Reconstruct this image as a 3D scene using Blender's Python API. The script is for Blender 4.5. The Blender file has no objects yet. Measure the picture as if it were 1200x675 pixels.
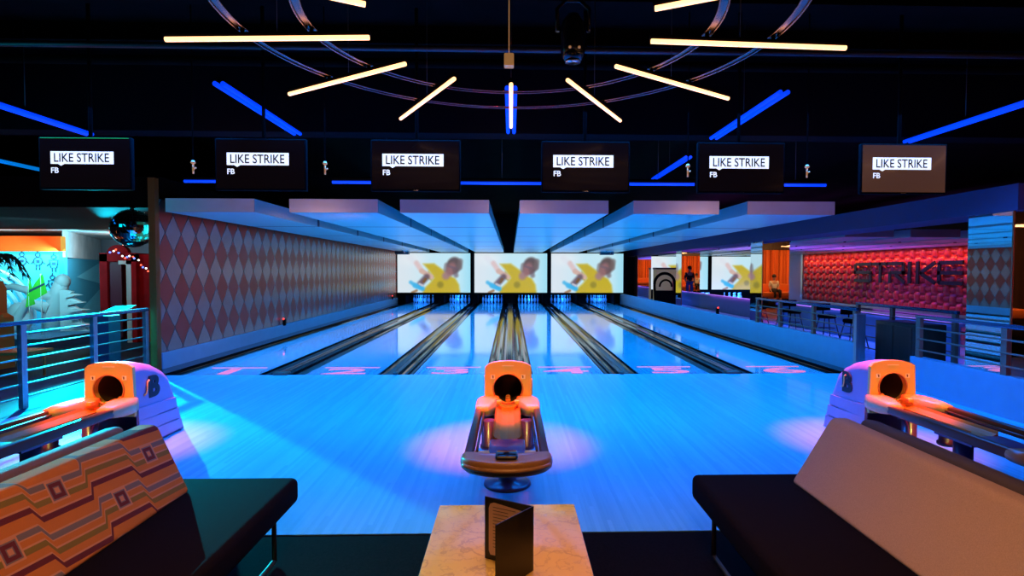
import bpy, bmesh, math, random
from mathutils import Vector, Matrix, Euler
random.seed(7)
PI = math.pi
C = bpy.context.scene.collection
sc = bpy.context.scene
sc.view_settings.view_transform = 'Standard'
sc.view_settings.look = 'None'
sc.view_settings.exposure = 0.0

# ------------------------------------------------------------------ materials
def mat(name, col=(.5, .5, .5), rough=.5, metal=0., emi=None, es=1., coat=0., spec=.5, bump=None, var=None, coat_r=.05):
    m = bpy.data.materials.new(name); m.use_nodes = True
    nt = m.node_tree; b = nt.nodes['Principled BSDF']
    b.inputs['Base Color'].default_value = (*col, 1)
    b.inputs['Roughness'].default_value = rough
    b.inputs['Metallic'].default_value = metal
    b.inputs['Specular IOR Level'].default_value = spec
    b.inputs['Coat Weight'].default_value = coat
    b.inputs['Coat Roughness'].default_value = coat_r
    if emi:
        b.inputs['Emission Color'].default_value = (*emi, 1); b.inputs['Emission Strength'].default_value = es
    if var or bump:
        tc = nt.nodes.new('ShaderNodeTexCoord')
    if var:   # (scale, amount, stretch)
        n = nt.nodes.new('ShaderNodeTexNoise'); n.inputs['Scale'].default_value = var[0]; n.inputs['Detail'].default_value = 6
        mp = nt.nodes.new('ShaderNodeMapping'); mp.inputs['Scale'].default_value = var[2] if len(var) > 2 else (1, 1, 1)
        nt.links.new(tc.outputs['Object'], mp.inputs[0]); nt.links.new(mp.outputs[0], n.inputs['Vector'])
        r = nt.nodes.new('ShaderNodeValToRGB')
        r.color_ramp.elements[0].position = .3; r.color_ramp.elements[1].position = .7
        a = var[1]
        r.color_ramp.elements[0].color = (*[c*(1-a) for c in col], 1)
        r.color_ramp.elements[1].color = (*[min(1, c*(1+a)) for c in col], 1)
        nt.links.new(n.outputs['Fac'], r.inputs[0]); nt.links.new(r.outputs[0], b.inputs['Base Color'])
    if bump:
        n2 = nt.nodes.new('ShaderNodeTexNoise'); n2.inputs['Scale'].default_value = bump[0]
        bp = nt.nodes.new('ShaderNodeBump'); bp.inputs['Strength'].default_value = bump[1]; bp.inputs['Distance'].default_value = .01
        nt.links.new(tc.outputs['Object'], n2.inputs['Vector'])
        nt.links.new(n2.outputs['Fac'], bp.inputs['Height']); nt.links.new(bp.outputs[0], b.inputs['Normal'])
    return m

class N:
    """tiny node helper"""
    def __init__(s, m): s.m = m; s.nt = m.node_tree
    def math(s, op, a, b=None, c=None):
        n = s.nt.nodes.new('ShaderNodeMath'); n.operation = op
        for i, v in enumerate((a, b, c)):
            if v is None: continue
            if isinstance(v, (int, float)): n.inputs[i].default_value = v
            else: s.nt.links.new(v, n.inputs[i])
        return n.outputs[0]
    def mix(s, f, a, b):
        n = s.nt.nodes.new('ShaderNodeMix'); n.data_type = 'RGBA'
        s.nt.links.new(f, n.inputs[0]) if not isinstance(f, float) else setattr(n.inputs[0], 'default_value', f)
        for i, v in ((6, a), (7, b)):
            if isinstance(v, tuple): n.inputs[i].default_value = (*v, 1)
            else: s.nt.links.new(v, n.inputs[i])
        return n.outputs[2]
    def xyz(s):
        t = s.nt.nodes.new('ShaderNodeTexCoord'); x = s.nt.nodes.new('ShaderNodeSeparateXYZ')
        s.nt.links.new(t.outputs['Object'], x.inputs[0]); return x.outputs
    def noise(s, scale, stretch=(1, 1, 1), detail=4):
        t = s.nt.nodes.new('ShaderNodeTexCoord'); mp = s.nt.nodes.new('ShaderNodeMapping'); mp.inputs['Scale'].default_value = stretch
        n = s.nt.nodes.new('ShaderNodeTexNoise'); n.inputs['Scale'].default_value = scale; n.inputs['Detail'].default_value = detail
        s.nt.links.new(t.outputs['Object'], mp.inputs[0]); s.nt.links.new(mp.outputs[0], n.inputs['Vector']); return n.outputs['Fac']
    def base(s, c): s.nt.links.new(c, s.nt.nodes['Principled BSDF'].inputs['Base Color'])
    def inp(s, k, v): s.nt.links.new(v, s.nt.nodes['Principled BSDF'].inputs[k])

def wood(name, c1, c2, rough, coat=0, plank=.027):
    m = mat(name, c1, rough, coat=coat); n = N(m); o = n.xyz()
    pid = n.math('FLOOR', n.math('DIVIDE', o[0], plank))
    wn = m.node_tree.nodes.new('ShaderNodeTexWhiteNoise'); wn.noise_dimensions = '2D'
    cb = m.node_tree.nodes.new('ShaderNodeCombineXYZ')
    seg = n.math('FLOOR', n.math('ADD', n.math('MULTIPLY', o[1], .55), n.math('MULTIPLY', pid, .37)))
    m.node_tree.links.new(pid, cb.inputs[0]); m.node_tree.links.new(seg, cb.inputs[1]); m.node_tree.links.new(cb.outputs[0], wn.inputs['Vector'])
    g = n.noise(60, (1, .04, 1), 3)
    f = n.math('ADD', n.math('MULTIPLY', wn.outputs['Value'], .55), n.math('MULTIPLY', g, .5))
    n.base(n.mix(f, c1, c2))
    return m

M = {}
M['approach'] = wood('approach_wood', (.10, .40, .54), (.16, .54, .70), .27, .18)  # blue light wash partly tinted into the wood colour
M['lane'] = wood('lane_wood', (.09, .35, .46), (.14, .49, .62), .10, .6)  # same blue light tint mixed into the lane colour
M['carpet'] = mat('black_carpet', (.005, .004, .004), .95, spec=.04, bump=(400, .5), var=(90, .5))
M['black'] = mat('black_paint', (.005, .004, .004), .8, spec=.1)
M['ceil'] = mat('ceiling_black', (.005, .003, .0025), .9, spec=.05, var=(3, .5))
M['blackgloss'] = mat('black_gloss', (.008, .008, .009), .12)
M['gutter'] = mat('gutter_black', (.006, .006, .008), .08, coat=.12, spec=.3)
M['cap'] = mat('divider_cap', (.06, .035, .035), .09, metal=.35)
M['captip'] = mat('divider_tip', (.25, .06, .04), .35)
M['steel'] = mat('brushed_steel', (.45, .47, .5), .3, metal=.9, var=(40, .15, (1, 1, .1)))
M['darksteel'] = mat('dark_steel', (.06, .06, .065), .4, metal=.6)
M['chrome'] = mat('polished_metal', (.7, .68, .66), .15, metal=1.)
M['plinth'] = mat('plinth_grey', (.20, .33, .42), .55, var=(6, .04))
M['panel'] = None
M['fascia'] = mat('panel_fascia', (.42, .40, .42), .35, metal=.35, var=(2, .1))
M['mirror'] = mat('mirror_glass', (.82, .84, .86), .015, metal=1.)
M['white'] = mat('white_plastic', (.8, .8, .8), .35)
M['pin'] = mat('pin_white', (.85, .85, .88), .25)
M['pinred'] = mat('pin_red', (.6, .05, .05), .3)
M['cream'] = mat('cream_plastic', (.64, .46, .14), .36, coat=.08)
M['wing'] = mat('wing_plastic', (.50, .36, .13), .35, coat=.1)
M['shell'] = mat('grey_plastic', (.30, .24, .42), .38)
M['seam'] = mat('seam_dark', (.05, .04, .06), .6)
M['hole'] = mat('hood_inside', (.03, .012, .008), .5)
M['trough'] = mat('trough_brown', (.42, .15, .012), .45, spec=.2)
M['rack_rail'] = mat('rack_rail', (.10, .038, .012), .3, spec=.25)
M['post'] = mat('post_purple_grey', (.07, .03, .10), .3, coat=.2)
M['capfront'] = mat('cap_plastic', (.34, .17, .06), .35, coat=.15)
M['orangebit'] = mat('orange_ball_lift', (.8, .2, .05), .4, emi=(1, .15, .03), es=.06)  # faint orange glow added to the lift, which is no lamp
M['tube_warm'] = mat('warm_tube', (1, .8, .6), .5, emi=(1, .46, .19), es=3.0)
M['tube_blue'] = mat('blue_tube', (.02, .1, 1), .5, emi=(0.0, .048, 1), es=1.0)
M['tube_cyan'] = mat('cyan_tube', (.02, .3, 1), .5, emi=(0.0, .22, .8), es=.8)
M['tvbody'] = mat('tv_body', (.004, .003, .003), .8, spec=.05)
M['tvglass'] = mat('tv_glass', (.005, .003, .003), .2, spec=.12, coat=.03, emi=(.05, .02, .015), es=.05)  # faint brown reflection put in as emission
M['txt_white'] = mat('lit_white', (.9, .9, .9), .5, emi=(.92, .95, 1), es=1.0)
M['txt_black'] = mat('print_black', (.01, .01, .015), .6)
M['pinklane'] = mat('lane_number_pink', (.35, .08, .14), .4, emi=(1, .22, .34), es=.75)  # glow added so the numbers stay pink under blue light
M['seatblack'] = mat('seat_black', (.006, .0035, .0035), .9, spec=.05, bump=(300, .3))
M['tanfabric'] = mat('tan_fabric', (.44, .31, .22), .95, spec=.2, bump=(700, .25), var=(260, .12))
M['brownback'] = mat('brown_back', (.20, .12, .10), .7, bump=(300, .3))
M['greyback'] = mat('greybrown_back', (.07, .055, .045), .8, bump=(300, .3))
M['legmetal'] = mat('leg_bronze', (.22, .12, .07), .35, metal=.8)
M['menu'] = mat('menu_black', (.008, .006, .006), .4)
M['paper'] = mat('menu_paper', (.80, .55, .48), .7)
M['ink'] = mat('menu_ink', (.12, .06, .05), .7)
M['orangewall'] = mat('orange_soffit', (.80, .09, .008), .8, spec=.1, var=(1.5, .12))
M['greywall'] = mat('pale_soffit', (.55, .50, .48), .7, var=(2, .2))
M['cyanwall'] = mat('cyan_wall', (.10, .60, .75), .75, var=(1.2, .15))
M['cyandark'] = mat('blue_wall', (.05, .33, .45), .75)
M['cyanlight'] = mat('light_cyan_paint', (.20, .62, .72), .75)
M['redcab'] = mat('red_cabinet', (.34, .008, .012), .85, spec=.08, var=(3, .3))
M['redin'] = mat('magenta_inside', (.45, .01, .06), .5)
M['whitepaint'] = mat('white_sculpture', (.75, .82, .85), .5)
M['lineart'] = mat('line_art_blue', (.02, .07, .12), .7)
M['green'] = mat('flag_green', (.05, .6, .04), .6, emi=(.05, .6, .02), es=.15)  # slight glow added to the flag cloth
M['orange'] = mat('arcade_orange', (.75, .15, .03), .4)
M['palm'] = mat('palm_green', (.02, .07, .05), .6)
M['trimolive'] = mat('olive_trim', (.24, .07, .01), .6, spec=.2)
M['strikered'] = mat('red_vinyl', (.50, .035, .03), .3, coat=.35)
M['letter'] = mat('dark_letters', (.03, .03, .045), .3, metal=.6)
M['curtain'] = mat('orange_curtain', (.80, .13, .02), .8, emi=(1, .10, .01), es=.10, var=(5, .75, (1, 1, .02)))  # fold shading streaked into the colour, plus a faint added glow
M['skin'] = mat('skin', (.55, .30, .20), .55)
M['hair'] = mat('dark_hair', (.02, .013, .01), .6)
M['tee'] = mat('black_tee', (.012, .012, .02), .8)
M['jeans'] = mat('blue_jeans', (.06, .16, .55), .8)
M['whiteshirt'] = mat('white_shirt', (.75, .70, .62), .8)
M['beige'] = mat('beige_board', (.42, .36, .22), .6, emi=(.42, .34, .18), es=.25)  # lit look of the board added as emission
M['darkwood'] = mat('dark_wood', (.05, .02, .012), .4, var=(8, .4, (1, 1, .1)))
M['copper'] = mat('copper_edge', (.55, .25, .12), .3, metal=.9)
M['brass'] = mat('brass', (.75, .45, .2), .3, metal=1., emi=(1, .45, .15), es=.25)  # warm lit look added to the brass as emission
M['redled'] = mat('red_led', (1, .05, .02), .4, emi=(1, .04, .02), es=3)
M['purple'] = mat('purple_ledge', (.5, .42, .55), .5)
M['greenglint'] = mat('green_reflection', (.02, .4, .05), .4, emi=(.02, .5, .04), es=.5)  # green reflection on the monitor edge, painted as a glowing strip

# ceiling panel: pale metal with dark transverse joints
m = mat('ceiling_panel', (.62, .66, .68), .34, metal=.45); n = N(m); o = n.xyz()
fr = n.math('FRACT', n.math('DIVIDE', n.math('ADD', o[1], 1.45), 2.75))
line = n.math('LESS_THAN', n.math('ABSOLUTE', n.math('SUBTRACT', fr, .5)), .022)
n.base(n.mix(line, (.40, .64, .66), (.02, .05, .09)))
M['panel'] = m

# harlequin diamonds on the left wall (object coords: world)
def harlequin(name, pu=.42, pv=.60, u0=0., v0=0., ax=1):
    m = mat(name, (.4, .1, .1), .42, metal=.35); n = N(m); o = n.xyz()
    u = n.math('ABSOLUTE', n.math('SUBTRACT', n.math('FRACT', n.math('DIVIDE', n.math('ADD', o[ax], u0), pu)), .5))
    v = n.math('ABSOLUTE', n.math('SUBTRACT', n.math('FRACT', n.math('DIVIDE', n.math('ADD', o[2], v0), pv)), .5))
    s = n.math('ADD', u, v)
    ins = n.math('LESS_THAN', s, .5)
    edge = n.math('LESS_THAN', n.math('ABSOLUTE', n.math('SUBTRACT', s, .5)), .022)
    ns = n.noise(2.2)
    red = n.mix(ns, (.48, .045, .018), (.32, .03, .02)); gr = n.mix(ns, (.28, .155, .13), (.40, .22, .17))
    n.base(n.mix(edge, n.mix(ins, red, gr), (.035, .02, .03)))
    rr = n.math('ADD', .36, n.math('MULTIPLY', ins, -.10)); n.inp('Roughness', rr)
    return m
M['harl'] = harlequin('harlequin_wall', u0=.05-.42*.5+.42*.5, v0=-.02)

# marble table
m = mat('marble', (.6, .5, .38), .18, coat=.4); n = N(m)
a = n.noise(5, detail=8); b2 = n.noise(14, detail=8)
v = n.math('LESS_THAN', n.math('ABSOLUTE', n.math('SUBTRACT', a, .5)), .012)
v2 = n.math('LESS_THAN', n.math('ABSOLUTE', n.math('SUBTRACT', b2, .48)), .016)
vv = n.math('MULTIPLY', n.math('MAXIMUM', v, n.math('MULTIPLY', v2, .6)), .45)
n.base(n.mix(vv, n.mix(b2, (.62, .41, .10), (.54, .35, .08)), (.24, .14, .07)))
M['marble'] = m

# retro stepped-stripe fabric
def retro():
    m = mat('retro_fabric', (.7, .3, .06), .9, bump=(600, .5)); n = N(m); o = n.xyz()
    u = n.math('DIVIDE', o[1], .52)
    q = n.math('FRACT', u)
    clamp = lambda v: n.math('MINIMUM', n.math('MAXIMUM', v, 0.), 1.)
    up_ = clamp(n.math('MULTIPLY', n.math('SUBTRACT', q, .22), 22.)); dn_ = clamp(n.math('MULTIPLY', n.math('SUBTRACT', q, .72), 22.))
    st = n.math('SUBTRACT', up_, dn_)
    w = n.math('ADD', n.math('DIVIDE', o[2], .17), n.math('ADD', n.math('MULTIPLY', st, .26), n.math('MULTIPLY', o[1], .35)))
    f = n.math('FRACT', w)
    r = m.node_tree.nodes.new('ShaderNodeValToRGB'); r.color_ramp.interpolation = 'CONSTANT'
    OR, LO, MA, GN, GY = (.62, .20, .02), (.66, .30, .14), (.14, .014, .02), (.24, .17, .02), (.20, .16, .15)
    seq = [(0, OR), (.10, MA), (.22, LO), (.26, OR), (.40, GN), (.52, LO), (.56, OR), (.68, LO), (.71, GY), (.83, LO), (.87, OR)]
    e = r.color_ramp.elements; e[0].position = 0; e[0].color = (*OR, 1); e[1].position = seq[1][0]; e[1].color = (*seq[1][1], 1)
    for p, c in seq[2:]:
        x = e.new(p); x.color = (*c, 1)
    m.node_tree.links.new(f, r.inputs[0])
    # small squares
    row = n.math('FLOOR', w)
    par = n.math('MULTIPLY', n.math('MODULO', row, 2.), .26)
    mu = n.math('ABSOLUTE', n.math('SUBTRACT', n.math('FRACT', n.math('DIVIDE', n.math('ADD', o[1], par), .52)), .47))
    mv = n.math('ABSOLUTE', n.math('SUBTRACT', f, .60))
    dd = n.math('MAXIMUM', n.math('MULTIPLY', mu, .52), n.math('MULTIPLY', mv, .17))
    col = n.mix(n.math('LESS_THAN', dd, .040), r.outputs[0], LO)
    col = n.mix(n.math('LESS_THAN', dd, .033), col, GY)
    col = n.mix(n.math('LESS_THAN', n.math('ABSOLUTE', n.math('SUBTRACT', dd, .021)), .007), col, MA)
    col = n.mix(n.math('LESS_THAN', dd, .010), col, LO)
    n.base(col); return m
M['retro'] = retro()

# ------------------------------------------------------------------ mesh builder
class MB:
    def __init__(s): s.v = []; s.f = []; s.s = []
    def add(s, vs, fs, smooth=False):
        k = len(s.v); s.v += [tuple(p) for p in vs]
        for f in fs: s.f.append([i+k for i in f]); s.s.append(smooth)
        return s
    def box(s, x0, x1, y0, y1, z0, z1):
        vs = [(x, y, z) for x in (x0, x1) for y in (y0, y1) for z in (z0, z1)]
        return s.add(vs, [(0, 1, 3, 2), (4, 6, 7, 5), (0, 4, 5, 1), (2, 3, 7, 6), (0, 2, 6, 4), (1, 5, 7, 3)])
    def tube(s, pts, r, n=10, caps=True, closed=False, flat=None):
        pts = [Vector(p) for p in pts]; R = r if isinstance(r, (list, tuple)) else [r]*len(pts)
        vs = []; N_ = len(pts); up = None
        for i, p in enumerate(pts):
            if closed: t = pts[(i+1) % N_]-pts[i-1]
            else: t = pts[min(i+1, N_-1)]-pts[max(i-1, 0)]
            t.normalize()
            if up is None: up = Vector((0, 0, 1)) if abs(t.z) < .9 else Vector((1, 0, 0))
            a = t.cross(up); a.normalize(); b = a.cross(t); b.normalize(); up = b
            for j in range(n):
                q = 2*PI*j/n; vs.append(p+a*math.cos(q)*R[i]+b*math.sin(q)*R[i]*(flat or 1))
        fs = []
        for i in range(N_ if closed else N_-1):
            for j in range(n):
                i2 = (i+1) % N_; j2 = (j+1) % n
                fs.append((i*n+j, i*n+j2, i2*n+j2, i2*n+j))
        s.add(vs, fs, True)
        if caps and not closed:
            k = len(s.v)-len(vs)
            s.f.append([k+j for j in range(n)][::-1]); s.s.append(False)
            s.f.append([k+(N_-1)*n+j for j in range(n)]); s.s.append(False)
        return s
    def lathe(s, prof, c=(0, 0, 0), n=24, smooth=True):
        vs = []; 
        for r, z in prof:
            for j in range(n):
                q = 2*PI*j/n; vs.append((c[0]+r*math.cos(q), c[1]+r*math.sin(q), c[2]+z))
        fs = [(i*n+j, i*n+(j+1) % n, (i+1)*n+(j+1) % n, (i+1)*n+j) for i in range(len(prof)-1) for j in range(n)]
        s.add(vs, fs, smooth)
        k = len(s.v)-len(vs)
        if prof[0][0] > 1e-4: s.f.append([k+j for j in range(n)][::-1]); s.s.append(False)
        if prof[-1][0] > 1e-4: s.f.append([k+(len(prof)-1)*n+j for j in range(n)]); s.s.append(False)
        return s
    def prism(s, poly, h0, h1, ax='z'):
        """poly 2D extruded; ax names the extrusion axis: z->(a,b,h) y->(a,h,b) x->(h,a,b)"""
        def P(a, b, h): return {'z': (a, b, h), 'y': (a, h, b), 'x': (h, a, b)}[ax]
        n = len(poly); vs = [P(a, b, h0) for a, b in poly]+[P(a, b, h1) for a, b in poly]
        return s.add(vs, [tuple(range(n))[::-1], tuple(range(n, 2*n))]+[(i, (i+1) % n, n+(i+1) % n, n+i) for i in range(n)])
    def rbox(s, x0, x1, y0, y1, z0, z1, r=.02, seg=3):
        bm = bmesh.new(); bmesh.ops.create_cube(bm, size=1)
        for v in bm.verts: v.co = ((x0+x1)/2+v.co.x*(x1-x0), (y0+y1)/2+v.co.y*(y1-y0), (z0+z1)/2+v.co.z*(z1-z0))
        bmesh.ops.bevel(bm, geom=bm.edges[:], offset=r, segments=seg, profile=.5, affect='EDGES')
        bm.verts.index_update(); s.add([v.co[:] for v in bm.verts], [[v.index for v in f.verts] for f in bm.faces], True); bm.free(); return s
    def ball(s, c, r, sx=1, sy=1, sz=1, n=20, m=12):
        prof = [(max(1e-5, math.sin(PI*i/m)), -math.cos(PI*i/m)) for i in range(m+1)]
        vs = [(c[0]+p*r*sx*math.cos(2*PI*j/n), c[1]+p*r*sy*math.sin(2*PI*j/n), c[2]+z*r*sz) for p, z in prof for j in range(n)]
        return s.add(vs, [(i*n+j, i*n+(j+1) % n, (i+1)*n+(j+1) % n, (i+1)*n+j) for i in range(m) for j in range(n)], True)
    def text(s, txt, size, place, bold=0., sx=1., ext=.0, align='LEFT'):
        """place(x,y,z)->world"""
        cu = bpy.data.curves.new('t', 'FONT'); cu.body = txt; cu.size = size; cu.align_x = align; cu.offset = bold; cu.extrude = ext
        cu.resolution_u = 4
        o = bpy.data.objects.new('t', cu); C.objects.link(o)
        bpy.context.view_layer.update()
        dg = bpy.context.evaluated_depsgraph_get()
        me = bpy.data.meshes.new_from_object(o.evaluated_get(dg))
        s.add([place(v.co.x*sx, v.co.y, v.co.z) for v in me.vertices], [list(p.vertices) for p in me.polygons])
        bpy.data.objects.remove(o); bpy.data.curves.remove(cu); bpy.data.meshes.remove(me); return s
    def mesh(s, name, m, off=(0, 0, 0)):
        me = bpy.data.meshes.new(name); me.from_pydata([(a-off[0], b-off[1], c-off[2]) for a, b, c in s.v], [], s.f)
        me.polygons.foreach_set('use_smooth', s.s); me.materials.append(m)
        bm = bmesh.new(); bm.from_mesh(me); bmesh.ops.recalc_face_normals(bm, faces=bm.faces[:]); bm.to_mesh(me); bm.free()
        me.update(); return me
    def build(s, name, m, parent=None, off=None):
        if isinstance(m, str): m = M[m]
        if off is None:
            off = (0, 0, 0); q = parent
            while q is not None: off = tuple(off[i]+q.location[i] for i in range(3)); q = q.parent
        o = bpy.data.objects.new(name, s.mesh(name, m, off)); C.objects.link(o)
        if parent: o.parent = parent
        return o

def tag(o, label, cat, group=None, kind=None):
    o['label'] = label; o['category'] = cat
    if group: o['group'] = group
    if kind: o['kind'] = kind
    return o
def thing(name, label, cat, loc=(0, 0, 0), group=None):
    o = bpy.data.objects.new(name, None); C.objects.link(o); o.location = loc; o.empty_display_size = .1
    return tag(o, label, cat, group)
def solid(mb, name, m, label, cat, base, group=None):
    """single-mesh thing whose origin is at base"""
    o = mb.build(name, m, None, base); o.location = base; return tag(o, label, cat, group)
def struct(mb, name, m):
    o = mb.build(name, m); o['kind'] = 'structure'; return o
def dup(o, loc, label, group=None):
    r = o.copy(); C.objects.link(r); r.location = loc; r['label'] = label
    if group: r['group'] = group
    for ch in list(o.children):
        c = ch.copy(); C.objects.link(c); c.parent = r
        for g in list(ch.children):
            d = g.copy(); C.objects.link(d); d.parent = c
    return r
ORD = ['first', 'second', 'third', 'fourth', 'fifth', 'sixth']

# ------------------------------------------------------------------ layout
X0, L, GW, GN, FY, PY = -.0235, 1.066, .7004, .5317, 8.233, 27.31
l4 = X0+GW/2; l5 = l4+L+GN; l6 = l5+L+GW; l3 = X0-GW/2-L; l2 = l3-GN-L; l1 = l2-GW-L
LX = [l1, l2, l3, l4, l5, l6]
WL, WR = -5.35, 5.2
SY = 26.2

# floor
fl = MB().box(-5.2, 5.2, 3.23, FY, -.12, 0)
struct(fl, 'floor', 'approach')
struct(MB().box(-16, 18, -6, 3.23, -.14, -.005), 'floor.001', 'carpet')
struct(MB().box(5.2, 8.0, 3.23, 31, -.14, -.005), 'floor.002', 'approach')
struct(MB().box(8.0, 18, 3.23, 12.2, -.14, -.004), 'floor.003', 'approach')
M['bluefloor'] = mat('left_room_floor', (.012, .03, .055), .6, spec=.15, var=(2, .3))
struct(MB().box(-16, -5.2, 3.23, 19, -.14, -.005), 'floor.004', 'bluefloor')
struct(MB().box(-5.5, 5.3, FY, 29, -.22, -.13), 'floor.005', 'black')

# lanes
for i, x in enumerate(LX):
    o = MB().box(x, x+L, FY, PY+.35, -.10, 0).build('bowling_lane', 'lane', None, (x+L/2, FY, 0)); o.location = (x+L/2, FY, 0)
    tag(o, f'pale wooden bowling lane numbered {i+1}, tinted and lit blue', 'bowling lane', 'bowling lanes')
# gutters
def gutter(x0, x1, y0, y1):
    n = 10; xs = []; w = x1-x0
    for k in range(n+1):
        a = PI*k/n; xs.append((x0+w/2-math.cos(a)*w/2, -.02-math.sin(a)*.085))
    poly = [(x0, -.01)]+xs+[(x1, -.01), (x1, -.12), (x0, -.12)]
    mb = MB(); vs = [(a, y, b) for y in (y0, y1) for a, b in poly]; k = len(poly)
    mb.add(vs, [(i, (i+1) % k, k+(i+1) % k, k+i) for i in range(k)], False)
    # closed front end
    mb.box(x0, x1, y0-.001, y0+.004, -.12, -.10)
    return mb
gi = 0
side_l = [(WL+.05, l1, 'left of lane 1 beside the harlequin wall')]
def gut(x0, x1, lab):
    c = ((x0+x1)/2, FY, 0)
    o = gutter(x0, x1, FY+.001, PY+.3).build('lane_gutter', 'gutter', None, c); o.location = c
    tag(o, lab, 'gutter', 'black lane gutters')
g = .235
gut(l1-g, l1-.002, 'black gutter left of lane 1, beside the diamond wall')
names = ['1', '2', '3', '4', '5', '6']
for i in range(5):
    a = LX[i]+L; b = LX[i+1]
    gut(a+.002, a+g, f'black gutter along the right edge of lane {i+1}')
    gut(b-g, b-.002, f'black gutter along the left edge of lane {i+2}')
    wide = b-a > .6
    r = thing('lane_divider', f'{"wide return-track" if wide else "narrow"} divider cap between lanes {i+1} and {i+2}', 'lane divider', ((a+b)/2, FY, 0), 'lane dividers')
    x0_, x1_ = a+g, b-g
    if wide:
        w = x1_-x0_
        pr = [(x0_, -.10), (x0_, .0), (x0_+.02, .022), (x0_+.06, .03), (x1_-.06, .03), (x1_-.02, .022), (x1_, 0), (x1_, -.10)]
        MB().prism(pr, FY+.02, SY-.2, 'y').build('cap', 'cap', r)
        MB().box(x0_+.075, x0_+.082, FY+.1, SY-.3, .03, .036).box(x1_-.082, x1_-.075, FY+.1, SY-.3, .03, .036).build('cap_rib', 'chrome', r)
        MB().rbox(x0_+.01, x1_-.01, FY-.03, FY+.12, -.01, .038, .012).build('end_tip', 'captip', r)
    else:
        MB().prism([(x0_+.0, -.10), (x0_+.0, .012), (x0_+.012, .024), (x1_-.012, .024), (x1_, .012), (x1_, -.10)], FY+.02, SY-.2, 'y').build('cap', 'cap', r)
        MB().rbox(x0_, x1_, FY-.03, FY+.08, -.01, .034, .012).build('end_tip', 'captip', r)
gut(l6+L+.002, l6+L+g, 'black gutter right of lane 6, beside the low blue wall')
# side fillers between gutter and walls (dark shelf)
struct(MB().box(WL, l1-g, FY, SY, -.12, .03), 'trim_left', 'blackgloss')
struct(MB().box(l6+L+g, WR, FY, SY, -.12, .03), 'trim_right', 'blackgloss')

# lane numbers
NUM = {'3': None}
for i, x in enumerate(LX):
    c = x+L/2
    r = thing('lane_number', f'pink number {i+1} with a bar on the floor of its lane', 'lane number', (c, FY+.05, .0), 'pink lane numbers')
    mb = MB()
    mb.text(str(i+1), .62, lambda X, Y, Z, c=c: (c+X*1.0, FY+.07+Y, .004+Z), bold=.006, sx=2.35, align='CENTER')
    mb.build('numeral', 'pinklane', r)
    MB().box(c-.43, c+.43, FY+.585, FY+.625, .002, .005).build('bar', 'pinklane', r)

# left wall
struct(MB().box(WL-.06, WL, FY+.35, SY+.3, .27, 2.62), 'wall_left', 'harl')
struct(MB().box(WL-.06, WL+.05, FY+.35, SY, -.12, .27), 'baseboard_left', 'plinth')
struct(MB().box(WL-.07, WL+.03, FY+.25, FY+.35, -.1, 2.92), 'trim_1', 'trimolive')
# right low walls
struct(MB().box(WR, WR+.12, FY+.02, SY+.4, -.1, .44), 'wall_right', 'plinth')
struct(MB().box(WR, WR+.12, 2.2, 7.08, -.1, .425), 'wall_right.001', 'plinth')
struct(MB().box(WR, WR+.14, FY+.02, SY, .44, .455).box(WR, WR+.14, 2.2, 7.08, .425, .44), 'trim_2', 'plinth')

# masking wall, pin deck
struct(MB().box(WL-.1, WR+.25, 28.6, 28.7, -.2, 4.2), 'wall_back', 'black')
mb = MB().box(WL, WR+.2, SY+.02, SY+.12, 2.38, 4.2).box(WL, WR+.2, SY+.02, SY+.12, .40, .505)
for a, b in ((WL-.02, WL+.03), (-1.9, -1.72), (1.72, 1.85), (5.36, 5.5)): mb.box(a, b, SY-.02, SY+.12, .40, 2.4)
struct(mb, 'wall_back.001', 'black')
for i in range(7):   # kickbacks between pin decks
    if i == 0: a, b = WL, l1-g*.6
    elif i == 6: a, b = l6+L+g*.6, WR-.01
    else: a, b = LX[i-1]+L+.12, LX[i]-.12
    o = MB().box(a, b, SY+.1, 28.6, -.005, .5).build('kickback_panel', 'black', None, ((a+b)/2, SY, 0)); o.location = ((a+b)/2, SY, 0)
    lab = 'black kickback panel left of the lane 1 pins' if i == 0 else 'black kickback panel right of the lane 6 pins' if i == 6 else f'black kickback panel between the lane {i} and lane {i+1} pins'
    tag(o, lab, 'kickback panel', 'kickback panels')

# --- pins
PP = [(.0001, 0), (.0255, 0), (.026, .01), (.036, .03), (.048, .06), (.0565, .09), (.0605, .115), (.0585, .145), (.050, .18), (.038, .21), (.028, .235), (.0235, .255), (.0235, .27), (.026, .29), (.031, .315), (.0323, .338), (.030, .358), (.022, .373), (.010, .380), (.0001, .381)]
pinm = MB().lathe(PP, n=16)
pin0 = bpy.data.objects.new('bowling_pin', pinm.mesh('bowling_pin', M['pin'])); 
band = MB().lathe([(.0238, .247), (.0245, .25), (.0245, .256), (.0238, .259)], n=16).lathe([(.0238, .266), (.0245, .269), (.0245, .275), (.0238, .278)], n=16).mesh('neck_band', M['pinred'])
rows = [('head pin', 0, 0), ('second row left', -.5, 1), ('second row right', .5, 1), ('third row left', -1, 2), ('third row middle', 0, 2), ('third row right', 1, 2),
        ('back row far left', -1.5, 3), ('back row inner left', -.5, 3), ('back row inner right', .5, 3), ('back row far right', 1.5, 3)]
def rack(cx, hy, where, grp):
    for nm, dx, k in rows:
        p = pin0.copy(); C.objects.link(p); p.location = (cx+dx*.3048, hy+k*.264, 0)
        tag(p, f'white pin, {nm}, {where}', 'bowling pin', grp)
        b = bpy.data.objects.new('neck_band', band); C.objects.link(b); b.parent = p
LW = ['leftmost lane', 'second lane from the left', 'third lane from the left', 'fourth lane, just right of the centre divider', 'fifth lane, second from the low right wall', 'sixth lane, beside the low right wall']
for i, x in enumerate(LX): rack(x+L/2, 26.52, LW[i], f'pins on the {LW[i]}')

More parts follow.
